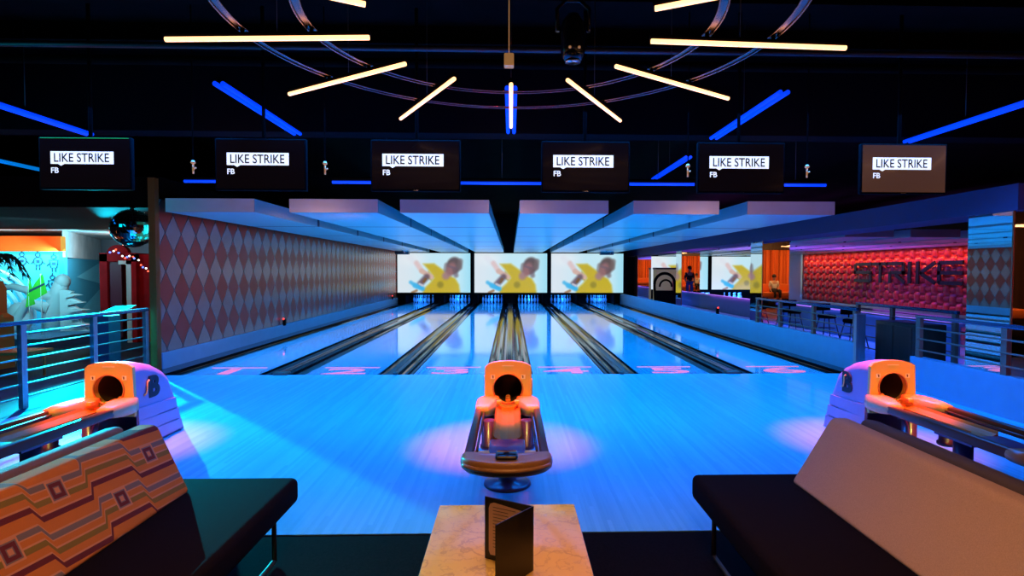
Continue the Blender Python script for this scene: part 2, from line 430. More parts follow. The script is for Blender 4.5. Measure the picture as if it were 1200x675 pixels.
# --- screens (soft, vertex coloured picture)
def sstep(a, b, x):
    t = min(1, max(0, (x-a)/(b-a))); return t*t*(3-2*t)
def seg(px, py, ax, ay, bx, by):
    dx, dy = bx-ax, by-ay; t = max(0, min(1, ((px-ax)*dx+(py-ay)*dy)/(dx*dx+dy*dy))); return math.hypot(px-ax-t*dx, py-ay-t*dy), t
def inpoly(px, py, P):
    d = 1e9; c = False; n = len(P)
    for i in range(n):
        (x1, y1), (x2, y2) = P[i], P[(i+1) % n]
        d = min(d, seg(px, py, x1, y1, x2, y2)[0])
        if (y1 > py) != (y2 > py) and px < (x2-x1)*(py-y1)/(y2-y1)+x1: c = not c
    return -d if c else d
TORSO = [(.35, .27), (.50, .26), (.62, .42), (.70, .56), (.79, .64), (.84, .80), (.86, 1.1), (.36, 1.1), (.34, .93), (.44, .76), (.50, .62), (.43, .44)]
def picture(u, v):  # v down, 0..1
    c = [.74, .90, .95]
    def mixc(col, a): 
        for i in range(3): c[i] += (col[i]-c[i])*a
    mixc((.86, .89, .92), sstep(.55, .05, u)*.8); mixc((.52, .84, .94), sstep(.8, 1.0, u)*.6)
    mixc((.93, .94, .95), sstep(.3, .0, math.hypot(u-.2, v-.15))*.5)
    A = 1.85
    def P(pts): return [(x*A, y) for x, y in pts]
    U = u*A
    d, t = seg(U, v, .17*A, .12, .30*A, .34); mixc((.84, .86, .90), sstep(.13, .02, d)*.55)
    d = inpoly(U, v, P(TORSO)); mixc((.74, .65, .12), sstep(.045, -.045, d))
    d = inpoly(U, v, P([(.42, .45), (.50, .60), (.46, .7), (.40, .62)])); mixc((.62, .55, .10), sstep(.03, -.03, d)*.8)
    mixc((.50, .46, .12), sstep(.12, .04, math.hypot(U-.585*A, (v-.80)))*.8)
    d, t = seg(U, v, .26*A, .25, .33*A, .45); mixc((.84, .74, .74), sstep(.10, .02, d))
    d, t = seg(U, v, .33*A, .45, .46*A, .60); mixc((.80, .66, .60), sstep(.09, .03, d))
    d, t = seg(U, v, .40*A, .60, .31*A, .78); mixc((.36, .28, .32), sstep(.12, .03, d)*.9)
    d, t = seg(U, v, .38*A, .66, .36*A, .72); mixc((.45, .30, .08), sstep(.05, .02, d)*.8)
    d, t = seg(U, v, .24*A, .82, .34*A, .90); mixc((.22, .66, .90), sstep(.10, .02, d))
    d, t = seg(U, v, .18*A, .74, .26*A, .84); mixc((.25, .68, .90), sstep(.08, .01, d)*.9)
    d, t = seg(U, v, .30*A, .78, .34*A, .82); mixc((.75, .75, .80), sstep(.045, .01, d)*.9)
    d, t = seg(U, v, .20*A, 1.0, .26*A, .95); mixc((.55, .35, .15), sstep(.05, .01, d)*.8)
    hu, hv = (U-.772*A), (v-.31); a = .35
    x = hu*math.cos(a)+hv*math.sin(a); y = -hu*math.sin(a)+hv*math.cos(a)
    mixc((.60, .46, .44), sstep(.15, .04, seg(U, v, .66*A, .58, .72*A, .46)[0]))
    mixc((.34, .29, .28), sstep(1.2, .75, math.hypot(x/.19, y/.22)))
    mixc((.42, .37, .36), sstep(.10, .03, seg(U, v, .86*A, .20, .85*A, .36)[0])*.75)
    mixc((.40, .33, .33), sstep(.09, .03, seg(U, v, .67*A, .30, .66*A, .42)[0])*.6)
    x2 = (U-.735*A); y2 = v-.40
    mixc((.54, .38, .37), sstep(1.15, .5, math.hypot((x2*math.cos(a)+y2*math.sin(a))/.14, (-x2*math.sin(a)+y2*math.cos(a))/.20)))
    mixc((.36, .32, .38), sstep(.05, .01, seg(U, v, .70*A, .33, .80*A, .39)[0])*.6)
    mixc((.38, .30, .31), sstep(.10, .02, seg(U, v, .78*A, .42, .80*A, .56)[0])*.7)
    return [max(0, q)**2.0 for q in c]
NXs, NYs = 132, 72
vs = []; cols = []
for j in range(NYs+1):
    for i in range(NXs+1):
        u, v = i/NXs, j/NYs; vs.append(((u-.5)*3.42, 0, (1-v)*1.85)); cols.append(picture(u, v))
fs = [(j*(NXs+1)+i, j*(NXs+1)+i+1, (j+1)*(NXs+1)+i+1, (j+1)*(NXs+1)+i) for j in range(NYs) for i in range(NXs)]
pic = bpy.data.meshes.new('picture'); pic.from_pydata(vs, [], fs)
ca = pic.color_attributes.new('Col', 'FLOAT_COLOR', 'POINT')
for k, c in enumerate(cols): ca.data[k].color = (*c, 1)
pm = bpy.data.materials.new('screen_picture'); pm.use_nodes = True; nt = pm.node_tree; b = nt.nodes['Principled BSDF']
at = nt.nodes.new('ShaderNodeAttribute'); at.attribute_name = 'Col'
nt.links.new(at.outputs['Color'], b.inputs['Emission Color']); b.inputs['Emission Strength'].default_value = .98
b.inputs['Base Color'].default_value = (.02, .02, .02, 1); b.inputs['Roughness'].default_value = .4
pic.materials.append(pm)
def screen(cx, y, lab):
    r = thing('projection_screen', lab, 'screen', (cx, y, .51), 'screens showing a man in a yellow shirt')
    p = bpy.data.objects.new('picture', pic); C.objects.link(p); p.parent = r
    fr = MB(); x0, x1 = cx-1.71, cx+1.71
    fr.box(x0-.05, x0, y-.02, y+.06, .47, 2.40).box(x1, x1+.05, y-.02, y+.06, .47, 2.40).box(x0, x1, y-.02, y+.06, .47, .51).box(x0, x1, y-.02, y+.06, 2.36, 2.40)
    fr.box(x0, x1, y+.01, y+.06, .51, 2.36)
    fr.build('frame', 'tvbody', r)
for cx, lab in ((-3.60, 'left screen over the lane pins, man in yellow shirt, beside the diamond wall'), (0.0, 'middle screen of the three above the lane pins, man in yellow shirt'), (3.61, 'right screen of the three above lanes 5 and 6, man in yellow shirt')):
    screen(cx, SY, lab)
screen(9.37, 31, 'far right-hand alley screen partly hidden behind the second mirrored pillar')
screen(13.0, 31, 'far right-hand alley screen seen beside the orange reflecting pillar')

# --- ceiling panels
PX = [(-4.96, -3.70), (-3.20, -1.93), (-1.61, -.32), (.13, 1.43), (1.80, 3.07), (3.49, 4.80)]
PW = ['above lane 1', 'above lane 2', 'above lane 3', 'above lane 4', 'above lane 5', 'above lane 6']
def panel(a, b, y0, y1, lab, grp):
    r = thing('ceiling_panel', lab, 'ceiling panel', ((a+b)/2, y0, 2.38), grp)
    MB().box(a, b, y0+.02, y1, 2.38, 2.57).build('panel_body', 'panel', r)
    MB().box(a, b, y0, y0+.02, 2.378, 2.572).build('front_fascia', 'fascia', r)
for i, (a, b) in enumerate(PX): panel(a, b, 8.15, 25.4, f'long suspended ceiling panel hanging {PW[i]}', 'ceiling panels over the main lanes')
P2 = [(8.1, 9.3), (9.72, 10.95), (11.35, 12.6), (13.0, 14.3)]
for i, (a, b) in enumerate(P2): panel(a, b, 13.3, 30.4, f'purple lit ceiling panel over the far right alley, {ORD[i]} from its left', 'ceiling panels over the far right alley')

# ceiling + beams + pipes
struct(MB().box(-16, 18, -6, 32, 4.2, 4.3), 'ceiling', 'ceil')
struct(MB().box(-16, 18, 6.95, 7.25, 3.24, 4.2), 'trim_3', mat('beam_dark', (.005, .004, .006), .9, spec=.05))
struct(MB().box(5.95, 6.70, 6.4, 28.5, 2.27, 2.58), 'trim_4', mat('beam_blue_grey', (.10, .055, .13), .7))
for k, (y, z, r_) in enumerate([(2.4, 3.95, .05), (3.6, 3.75, .035), (4.6, 3.9, .06), (5.5, 3.7, .03), (6.3, 3.85, .05)]):
    o = MB().tube([(-14, y, z), (14, y, z)], r_, 10).build('ceiling_pipe', 'darksteel' if k % 2 else 'ceil', None, (0, y, z)); o.location = (0, y, z)
    tag(o, f'dark pipe running across the black ceiling, {ORD[k]} from the front', 'pipe', 'pipes under the ceiling')
for k, y in enumerate((3.0, 4.1, 5.2, 6.2)):
    o = MB().box(-14, 14, y-.04, y+.04, 4.0, 4.2).box(-14, 14, y-.09, y+.09, 3.99, 4.01)
    struct(o, f'trim_{5+k}', 'ceil')

# --- chandeliers
def chandelier(cx, cy, lab, angs, rings=True):
    r = thing('rod_chandelier', lab, 'chandelier', (cx, cy, 2.95), 'rod chandeliers')
    if rings:
        for R in (1.17, 1.58):
            pts = lambda rr, z: [(cx+rr*math.cos(2*PI*k/96), cy+rr*math.sin(2*PI*k/96), z) for k in range(96)]
            mb = MB().tube(pts(R-.024, 2.95), .005, 6, closed=True).tube(pts(R+.024, 2.95), .005, 6, closed=True)
            # thin web between the two tubes
            a = pts(R-.022, 2.955); b = pts(R+.022, 2.955); n_ = 96
            mb.add(a+b, [(k, (k+1) % n_, n_+(k+1) % n_, n_+k) for k in range(n_)])
            mb.build('ring', M['ring'], r)
    for d in angs:
        q = math.radians(d); s_, c_ = math.sin(q), math.cos(q)
        p = lambda rr, z: (cx+rr*s_, cy+rr*c_, z)
        rod = MB().tube([p(.83, 2.90), p(2.04, 2.90)], .0145, 10).build('light_rod', 'tube_warm', r)
        MB().tube([p(.82, 2.925), p(2.05, 2.925)], .014, 6).tube([p(1.17, 2.92), p(1.17, 2.955)], .012, 6).tube([p(1.58, 2.92), p(1.58, 2.955)], .012, 6).tube([p(.86, 2.92), p(.86, 2.955)], .012, 6).build('rod_housing', 'tvbody', rod)
        MB().tube([p(1.375, 2.93), p(1.375, 4.2)], .003, 5).build('hanging_wire', 'darksteel', r)
M['ring'] = mat('ring_bronze', (.26, .18, .16), .25, metal=1.)
chandelier(0, 3.27, 'large ringed chandelier of glowing rods over the marble table', [0, 29, 57, 87, 116, 145, 180, 215, 244, 273, 303, 331])
chandelier(5.9, 3.30, 'rod chandelier at the right edge of the ceiling, two rod ends showing', [0, 30, 60, 90, 120, 240, 270, 302, 331])
chandelier(14.0, -3.3, 'rod chandelier behind the viewer, seen in the pillar mirrors', [60, 90, 120, 240, 270, 300], False)

# --- blue tubes
def bluetube(p0, p1, lab, m='tube_blue', dbl=True):
    p0, p1 = Vector(p0), Vector(p1); c = (p0+p1)/2; d = (p1-p0).normalized(); sd = Vector((-d.y, d.x, 0))
    r = thing('blue_tube_light', lab, 'tube light', tuple(c), 'blue tube lights')
    for s_ in ((-1, 1) if dbl else (0,)):
        MB().tube([p0+sd*.035*s_, p1+sd*.035*s_], .022, 10).build('tube', m, r)
    q = c+Vector((0, 0, .04)); ln = (p1-p0).length/2
    bb = MB().tube([q-d*ln, q+d*ln], .03, 4)
    bb.build('housing', 'tvbody', r)
    MB().tube([q, (q.x, q.y, 4.2)], .004, 5).build('hanging_wire', 'darksteel', r)
bluetube((-5.16, 5.2, 3.2), (-5.16, 7.0, 3.2), 'blue tube light at the far left, above the leftmost monitor')
bluetube((-2.6, 5.07, 3.2), (-2.6, 6.89, 3.2), 'blue tube light sloping toward the second monitor from the left')
bluetube((0.0, 5.1, 3.2), (0.0, 6.72, 3.2), 'blue tube light end-on behind the central orange rod')
bluetube((2.53, 5.14, 3.2), (2.53, 6.93, 3.2), 'blue tube light above the second monitor from the right')
bluetube((5.06, 5.2, 3.2), (5.06, 7.03, 3.2), 'blue tube light at the far right above the rightmost monitor')
bluetube((2.58, 8.08, 3.2), (2.58, 10.0, 3.2), 'short slanting blue tube light between the fourth and fifth monitors')
bluetube((-7.8, 7.4, 3.2), (-7.8, 9.57, 3.2), 'pale cyan tube light at the left edge over the mini golf', 'tube_cyan')
for a, b, w in ((-4.63, -3.3, 'behind the second monitor from the left'), (-2.55, -1.0, 'between the second and third monitors'), (-.72, .46, 'between the two middle monitors'), (1.6, 2.66, 'between the fourth and fifth monitors'), (3.7, 4.6, 'between the fifth and sixth monitors')):
    bluetube((a, 8.05, 2.8), (b, 8.05, 2.8), f'level blue tube light crosswise {w}', dbl=False)

# --- monitors
TVX = [(-4.62, -.02, 1.5), (-2.92, 0, 0), (-1.395, 0, 0), (.305, 0, 0), (1.885, 0, 0), (3.56, 0, 0)]
TW = ['leftmost hanging monitor reading LIKE STRIKE, greenish reflections', 'second hanging monitor from the left, reading LIKE STRIKE', 'third hanging monitor from the left, just left of the centre rod', 'fourth hanging monitor from the left, just right of the centre rod', 'fifth hanging monitor from the left, under a slanting blue tube', 'rightmost hanging monitor reading LIKE STRIKE, brownish glare']
for i, (x, _, _) in enumerate(TVX):
    w, y, z0, z1 = .89, 5.6, 2.33, 2.84
    cx = x+w/2
    r = thing('hanging_monitor', TW[i], 'monitor', (cx, y, z0), 'monitors over the approach')
    MB().rbox(x, x+w, y, y+.05, z0, z1, .008, 2).build('monitor_body', 'tvbody', r)
    glass = MB().box(x+.015, x+w-.015, y-.003, y, z0+.02, z1-.015).build('display', 'tvglass' if i != 5 else M.setdefault('tvglass2', mat('tv_glass_painted_glare', (.03, .018, .012), .2, coat=.2, emi=(.13, .05, .025), es=.45)), r)  # brown glare on the rightmost display painted as emission
    lx = x+.118; T = lambda X, Y, Z, dx=0, dz=0: (dx+X, y-.0075-Z, dz+Y)
    box_w = .605
    MB().box(lx, lx+box_w, y-.006, y-.004, 2.578, 2.700).prism([(lx+.07, 2.578), (lx+.13, 2.578), (lx+.10, 2.560)], y-.006, y-.004, 'y').build('banner', 'txt_white', glass)
    MB().text('LIKE STRIKE', .122, lambda X, Y, Z: (lx+.028+X, y-.008, 2.598+Y), sx=.84, bold=.0015).build('banner_text', 'txt_black', glass)
    MB().text('FB', .075, lambda X, Y, Z: (lx+.0+X, y-.008, 2.490+Y), sx=1.0, bold=.0012).build('small_text', 'txt_white', glass)
    MB().box(cx-.03, cx+.03, y-.004, y-.002, z0+.006, z0+.014).build('maker_badge', 'chrome', r)
    MB().tube([(cx, y+.08, z0+.3), (cx, y+.08, 4.2)], .018, 8).box(cx-.12, cx+.12, y+.05, y+.09, z0+.2, z0+.36).build('mount', 'tvbody', r)
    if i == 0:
        MB().box(x+.02, x+w-.02, y-.005, y-.002, z1-.012, z1-.006).build('painted_edge', 'greenglint', r)
# monitors' cables / sprinklers
for i, x in enumerate((-3.16, -1.86, 1.8, 3.03)):
    o = MB().tube([(x, 5.65, 2.50), (x, 5.65, 2.60)], .009, 8).tube([(x-.0, 5.65, 2.545), (x+.028, 5.65, 2.56)], .008, 6).lathe([(.02, 0), (.024, .01), (.012, .03)], (x, 5.65, 2.60), 12)
    sp = solid(o, 'sprinkler_head', 'brass', ['small brass sprinkler between the first and second monitors from the left', 'small brass sprinkler between the second and third monitors', 'small brass sprinkler just left of the fifth monitor', 'small brass sprinkler between the fifth and sixth monitors'][i], 'sprinkler', (x, 5.65, 2.5), 'ceiling sprinklers')
    MB().tube([(x, 5.65, 2.63), (x, 5.65, 4.2)], .006, 6).build('feed_pipe', 'ceil', sp)
# stage lamp above
r = thing('stage_lamp', 'black moving stage lamp hanging right of the chandelier centre', 'stage lamp', (.44, 4.0, 3.2), None)
cx, cy = .44, 4.0
MB().lathe([(.0001, -.22), (.06, -.22), (.085, -.18), (.09, -.05), (.075, .05), (.04, .1), (.0001, .11)], (cx, cy, 3.26), 24).build('lamp_head', 'blackgloss', r)
MB().lathe([(.05, -.225), (.055, -.235), (.0001, -.232)], (cx, cy, 3.26), 20).build('lens', 'chrome', r)
MB().tube([(cx-.11, cy, 3.24), (cx-.115, cy, 3.40), (cx-.05, cy, 3.46), (cx+.05, cy, 3.46), (cx+.115, cy, 3.40), (cx+.11, cy, 3.24)], .015, 8).tube([(cx, cy, 3.46), (cx, cy, 4.2)], .02, 8).build('yoke', 'blackgloss', r)
MB().ball((cx-.03, cy-.085, 3.10), .01).ball((cx+.035, cy-.085, 3.10), .01).build('indicator', 'brass', r)
# hub box behind the centre rod
o = MB().rbox(-.05, .02, 4.0, 4.07, 3.0, 3.09, .008, 2).tube([(-.015, 4.03, 3.09), (-.015, 4.03, 4.2)], .004, 5)
solid(o, 'junction_box', 'brass', 'small brass junction box above the central glowing rod', 'junction box', (-.015, 4.03, 3.0))
# projectors
for x, w in ((-4.55, 'left'), (4.05, 'right')):
    r = thing('projector', f'small dark projector hanging before the {w} main screen', 'projector', (x, 23.5, 2.3), 'lane projectors')
    MB().rbox(x-.28, x+.28, 23.3, 23.65, 2.22, 2.36, .02, 2).build('projector_body', 'darksteel', r)
    MB().tube([(x, 23.5, 2.36), (x, 23.5, 2.6)], .03, 8).build('mount', 'tvbody', r)
    MB().tube([(x+.12, 23.3, 2.29), (x+.12, 23.27, 2.29)], .04, 12).build('lens', 'chrome', r)

# --- mirrored pillars
def pillar(y, lab):
    r = thing('mirrored_pillar', lab, 'pillar', (6.32, y+.33, 0), 'mirror clad pillars')
    MB().box(6.004, 6.646, y+.004, y+.656, 0, 2.56).build('pillar_core', 'black', r)
    MB().box(6.0, 6.004, y+.01, y+.66, 0.0, 2.27).build('mirror_side', 'mirror', r)
    MB().box(6.01, 6.65, y, y+.004, 0.0, 2.27).build('mirror_front', 'mirror', r)
    MB().box(5.994, 6.012, y-.006, y+.012, 0.0, 2.5).build('corner_trim', 'copper', r)
pillar(6.50, 'nearest mirror clad pillar at the right edge, copper corner trim')
pillar(13.12, 'second mirror clad pillar, left of the red STRIKE wall')
pillar(19.4, 'third mirror clad pillar, standing beyond the right low wall')
pillar(26.2, 'farthest mirror clad pillar, beside the right main screen')

# --- far right alley
AX = 8.35; a2 = []
xx = AX
for k in range(4):
    a2.append(xx); xx += L+(GN if k % 2 == 0 else GW)
for k, x in enumerate(a2):
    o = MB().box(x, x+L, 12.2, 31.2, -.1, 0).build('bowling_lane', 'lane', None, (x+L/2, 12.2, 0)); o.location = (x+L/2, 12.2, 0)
    tag(o, f'bowling lane of the far right alley, {ORD[k]} from its low white wall', 'bowling lane', 'lanes of the far right alley')
    rack(x+L/2, 29.6, f'{ORD[k]} lane of the far alley', f'pins on the {ORD[k]} far alley lane')
    if k < 3:
        b_ = a2[k+1]; a_ = x+L
        mb = MB().box(a_, b_, 12.2, 31, -.12, -.09).box(a_+g, b_-g, 12.2, 31, -.1, .02)
        o = mb.build('lane_divider', 'gutter', None, ((a_+b_)/2, 12.2, 0)); o.location = ((a_+b_)/2, 12.2, 0)
        tag(o, f'black gutter divider of the far right alley, {ORD[k]} from its left', 'lane divider', 'far alley dividers')
struct(MB().box(8.0, 8.12, 9.8, 30.5, 0, .54), 'wall_right.002', 'plinth')
struct(MB().box(7.94, 8.2, 9.8, 30.5, .54, .60), 'trim_9', 'purple')
struct(MB().box(14.6, 14.7, 8, 31.2, 0, 2.62), 'wall_right.003', 'purple')
struct(MB().box(5.3, 18, 31.6, 31.7, -.1, 4.2), 'wall_back.002', 'black')
struct(MB().box(7.4, 15, 30.9, 31.05, 2.40, 4.2).box(7.4, 15, 31.0, 31.06, .38, .5), 'wall_back.003', 'black')

# woven red wall
def weave():
    mb = MB(); s_ = .30
    def pad(y, z, hy, hz, h):
        n = 6; vs = []
        for a in range(n+1):
            for b in range(n+1):
                p, q = a/n*2-1, b/n*2-1
                hh = h*((1-p**4)*(1-q**4))**.5
                vs.append((14.58-hh, y+p*hy, z+q*hz))
        mb.add(vs, [(a*(n+1)+b, (a+1)*(n+1)+b, (a+1)*(n+1)+b+1, a*(n+1)+b+1) for a in range(n) for b in range(n)], True)
    nz = 7
    for i in range(63):
        for j in range(nz):
            y = 10.2+(i+.5)*.27; z = .16+(j+.5)*.315
            if (i+j) % 2: pad(y, z, .115, .20, .11)
            else: pad(y, z, .165, .085, .075)
    return mb
o = weave()
o.box(14.575, 14.6, 10.2, 27.3, .14, 2.38)
solid(o, 'woven_wall_panel', 'strikered', 'red woven padded wall panel behind the STRIKE lettering', 'wall panel', (14.6, 18.7, .14))
solid(MB().box(14.5, 14.62, 27.3, 27.45, .1, 2.45).box(14.5, 14.6, 10.2, 27.45, 2.38, 2.45).box(14.5, 14.6, 10.2, 27.45, .05, .14), 'panel_frame', 'steel', 'pale metal frame around the red woven wall', 'frame', (14.56, 18.8, .05))
# STRIKE letters (facing -X, reading runs toward smaller Y)
def un_y(px): return {1007: 22.95, 1026: 21.85, 1029: 21.7, 1046: 20.9, 1048: 20.8, 1067: 19.95, 1071: 19.8, 1075: 19.6, 1081: 19.38, 1104: 18.5, 1107: 18.4, 1132: 17.42}[px]
Z0, Z1, T_ = 1.10, 1.90, .125
def hbar(mb, ya, yb, z, t=T_): mb.box(14.38, 14.43, min(ya, yb), max(ya, yb), z, z+t)
def vbar(mb, y, za, zb, t=.13): mb.box(14.38, 14.43, y-t, y, za, zb)
def dbar(mb, ya, za, yb, zb, t=.10):
    v = Vector((yb-ya, zb-za)); n_ = Vector((-v.y, v.x)).normalized()*t*.62
    mb.prism([(ya+n_.x, za+n_.y), (yb+n_.x, zb+n_.y), (yb-n_.x, zb-n_.y), (ya-n_.x, za-n_.y)], 14.38, 14.43, 'x')
sg = thing('strike_sign', 'dark metal STRIKE lettering mounted on the red woven wall', 'sign', (14.4, 20.2, 1.12))
zm = (Z0+Z1)/2-T_/2
def letter(fn):
    mb = MB(); fn(mb); mb.build('letter', 'letter', sg)
def S(mb):
    a, b = 22.95, 21.85; hbar(mb, a-.1, b, Z1-T_); hbar(mb, a, b, zm); hbar(mb, a, b+.1, Z0); vbar(mb, a, zm, Z1-.05); vbar(mb, b+.13, Z0+.05, zm+.05)
def T(mb):
    a, b = 21.8, 20.85; hbar(mb, a, b, Z1-T_); vbar(mb, (a+b)/2+.06, Z0, Z1)
def R(mb):
    a, b = 20.95, 19.98; hbar(mb, a, b+.05, Z1-T_); hbar(mb, a-.2, b, zm); vbar(mb, b+.13, zm, Z1-.05); vbar(mb, a-.12, Z0, zm+.1); dbar(mb, (a+b)/2, zm, b, Z0+.03)
def I(mb): vbar(mb, 19.8, Z0, Z1, .15)
def K(mb):
    a, b = 19.4, 18.52; vbar(mb, a, Z0, Z1, .14); dbar(mb, a-.2, zm+.05, b, Z1-.05); dbar(mb, a-.2, zm+.05, b, Z0+.05)
def Ee(mb):
    a, b = 18.4, 17.35; vbar(mb, a, Z0+.05, Z1-.05); hbar(mb, a-.05, b, Z1-T_); hbar(mb, a, b, zm); hbar(mb, a-.05, b, Z0)
for fn in (S, T, R, I, K, Ee): letter(fn)

# --- railings
def railing(x, ys, z1, nb, zb, zt, lab, x2=None, rail='steel', r_=.022, base=0):
    cx = x; r = thing('railing', lab, 'railing', (x, ys[0], base))
    y0, y1 = ys[0], ys[-1]
    MB().rbox(x-.03, x+.03, y0-.05, y1+.05, z1-.025, z1+.02, .01, 2).build('handrail', M['handrail'], r)
    for y in ys: MB().box(x-.025, x+.025, y-.035, y+.035, base, z1-.02).build('post', rail, r)
    for k in range(nb):
        z = zb+(zt-zb)*k/max(1, nb-1)
        MB().tube([(x-.03, y0, z), (x-.03, y1, z)], .010, 8).build('rail_bar', rail, r)
    return r
M['postbrown'] = mat('brownish_steel', (.34, .13, .08), .5, metal=.2)
M['handrail'] = mat('handrail_dark', (.10, .14, .22), .25, metal=.8)
railing(-5.42, [4.1, 5.2, 6.29, 7.35, 8.38], .955, 6, .12, .83, 'steel railing with six bars left of the approach, before the mini golf')
railing(5.26, [8.33, 9.5, 10.7, 11.7], .965, 3, .56, .82, 'steel railing topping the low blue wall beside lane 6', base=.44, rail='postbrown')
railing(5.26, [4.4, 5.75, 7.0], .965, 3, .54, .82, 'steel railing topping the near low blue wall at the right edge', base=.425, rail='postbrown')
railing(6.3, [7.7, 9.0, 9.9], .965, 4, .2, .8, 'short steel railing behind the gap in the low wall', rail='postbrown')
# steel end post at wall 1 end & black gate box
struct(MB().box(WR-.01, WR+.13, FY-.04, FY+.03, 0, .90), 'trim_10', 'steel')
r = thing('black_cabinet', 'black low cabinet in the gap of the right low wall', 'cabinet', (6.0, 8.2, 0))
MB().rbox(5.75, 6.22, 7.75, 8.6, 0, .78, .01, 2).build('cabinet_body', 'darkwood', r)
MB().box(5.742, 5.75, 7.8, 8.15, .05, .73).box(5.742, 5.75, 8.2, 8.55, .05, .73).build('door', 'darkwood', r)
# dark wood wall to the right of the first pillar
struct(MB().box(6.66, 8.2, 6.9, 7.0, 0, 2.6), 'wall_right.004', 'darkwood')
struct(MB().box(16.2, 22, -5.3, -5.2, 0, 4.2).box(8, 22, -5.6, -5.5, 2.75, 4.2), 'wall_near', 'darkwood')
o = MB().box(6.7, 8.2, 6.5, 6.88, .9, .94).box(6.7, 8.2, 6.5, 6.88, 1.4, 1.44).box(6.7, 6.74, 6.5, 6.88, 0, 1.44)
solid(o, 'wall_shelf', 'copper', 'copper edged dark shelves just right of the near mirrored pillar', 'shelf', (7.4, 6.7, 0))

# stools/seats beyond the railing
def stool(x, y, lab):
    r = thing('bar_stool', lab, 'stool', (x, y, 0), 'black bar stools behind the right railing')
    MB().lathe([(.0001, .50), (.17, .50), (.19, .52), (.19, .56), (.17, .58), (.0001, .585)], (x, y, 0), 20).build('seat', 'seatblack', r)
    MB().rbox(x-.17, x+.17, y+.14, y+.18, .66, .82, .015, 2).tube([(x, y+.15, .54), (x, y+.16, .70)], .015, 6).build('backrest', 'seatblack', r)
    for sx in (-1, 1):
        for sy in (-1, 1): MB().tube([(x+sx*.11, y+sy*.11, .51), (x+sx*.2, y+sy*.2, 0)], .012, 6).build('leg', 'darksteel', r)
    MB().tube([(x+.165*math.cos(2*PI*k/16), y+.165*math.sin(2*PI*k/16), .28) for k in range(16)], .008, 6, closed=True).build('foot_ring', 'darksteel', r)
for x, y, lab in ((6.9, 11.0, 'nearest black bar stool behind the right railing'), (7.05, 12.2, 'second black bar stool along the right railing'), (7.0, 13.6, 'third black bar stool along the right railing'), (6.95, 15.2, 'farthest black bar stool along the right railing')): stool(x, y, lab)
# beige cabinet and arch beyond
r = thing('beige_cabinet', 'beige board cabinet standing left of the third pillar', 'cabinet', (7.1, 25.6, 0))
MB().box(6.72, 7.75, 25.5, 26.1, 0, 1.62).build('cabinet_body', 'beige', r)
MB().box(6.70, 7.77, 25.46, 26.12, 1.62, 1.70).build('cornice', 'darkwood', r)
MB().box(7.45, 7.75, 25.46, 25.5, .1, 1.1).build('side_board', 'copper', r)
o = MB().tube([(5.85+.42*(1-math.cos(a)), 22.5, 1.0+.45*math.sin(a)) for a in [PI*k/12 for k in range(0, 13)]]+[(6.72, 22.5, .0)], .06, 8).tube([(5.85, 22.5, 1.0), (5.9, 22.5, .0)], .05, 8).tube([(6.05+.25*(1-math.cos(a)), 22.45, .9+.28*math.sin(a)) for a in [PI*k/10 for k in range(0, 11)]], .04, 8).rbox(5.9, 6.7, 22.3, 22.7, 0, .75, .04)
solid(o, 'arched_machine', 'tvbody', 'black machine with an arched hood before the beige cabinet', 'machine', (6.28, 22.5, 0))

# foul sensors
for x, y, z, lab in ((WL+.06, 13.1, .27, 'black foul sensor with red light low on the diamond wall'), (WR+.06, 14.0, .475, 'black foul sensor with red light on the right low wall'), (WL+.06, 25.0, .27, 'far foul sensor with red light near the left screen')):
    r = thing('foul_sensor', lab, 'sensor', (x, y, z), 'foul line sensors')
    sgn = 1 if x < 0 else 1
    MB().rbox(x-.03, x+.03, y-.04, y+.04, z-.02, z+.13, .008, 2).build('sensor_body', 'tvbody', r)
    MB().ball((x, y-.045, z+.14), .022).build('red_light', 'redled', r)

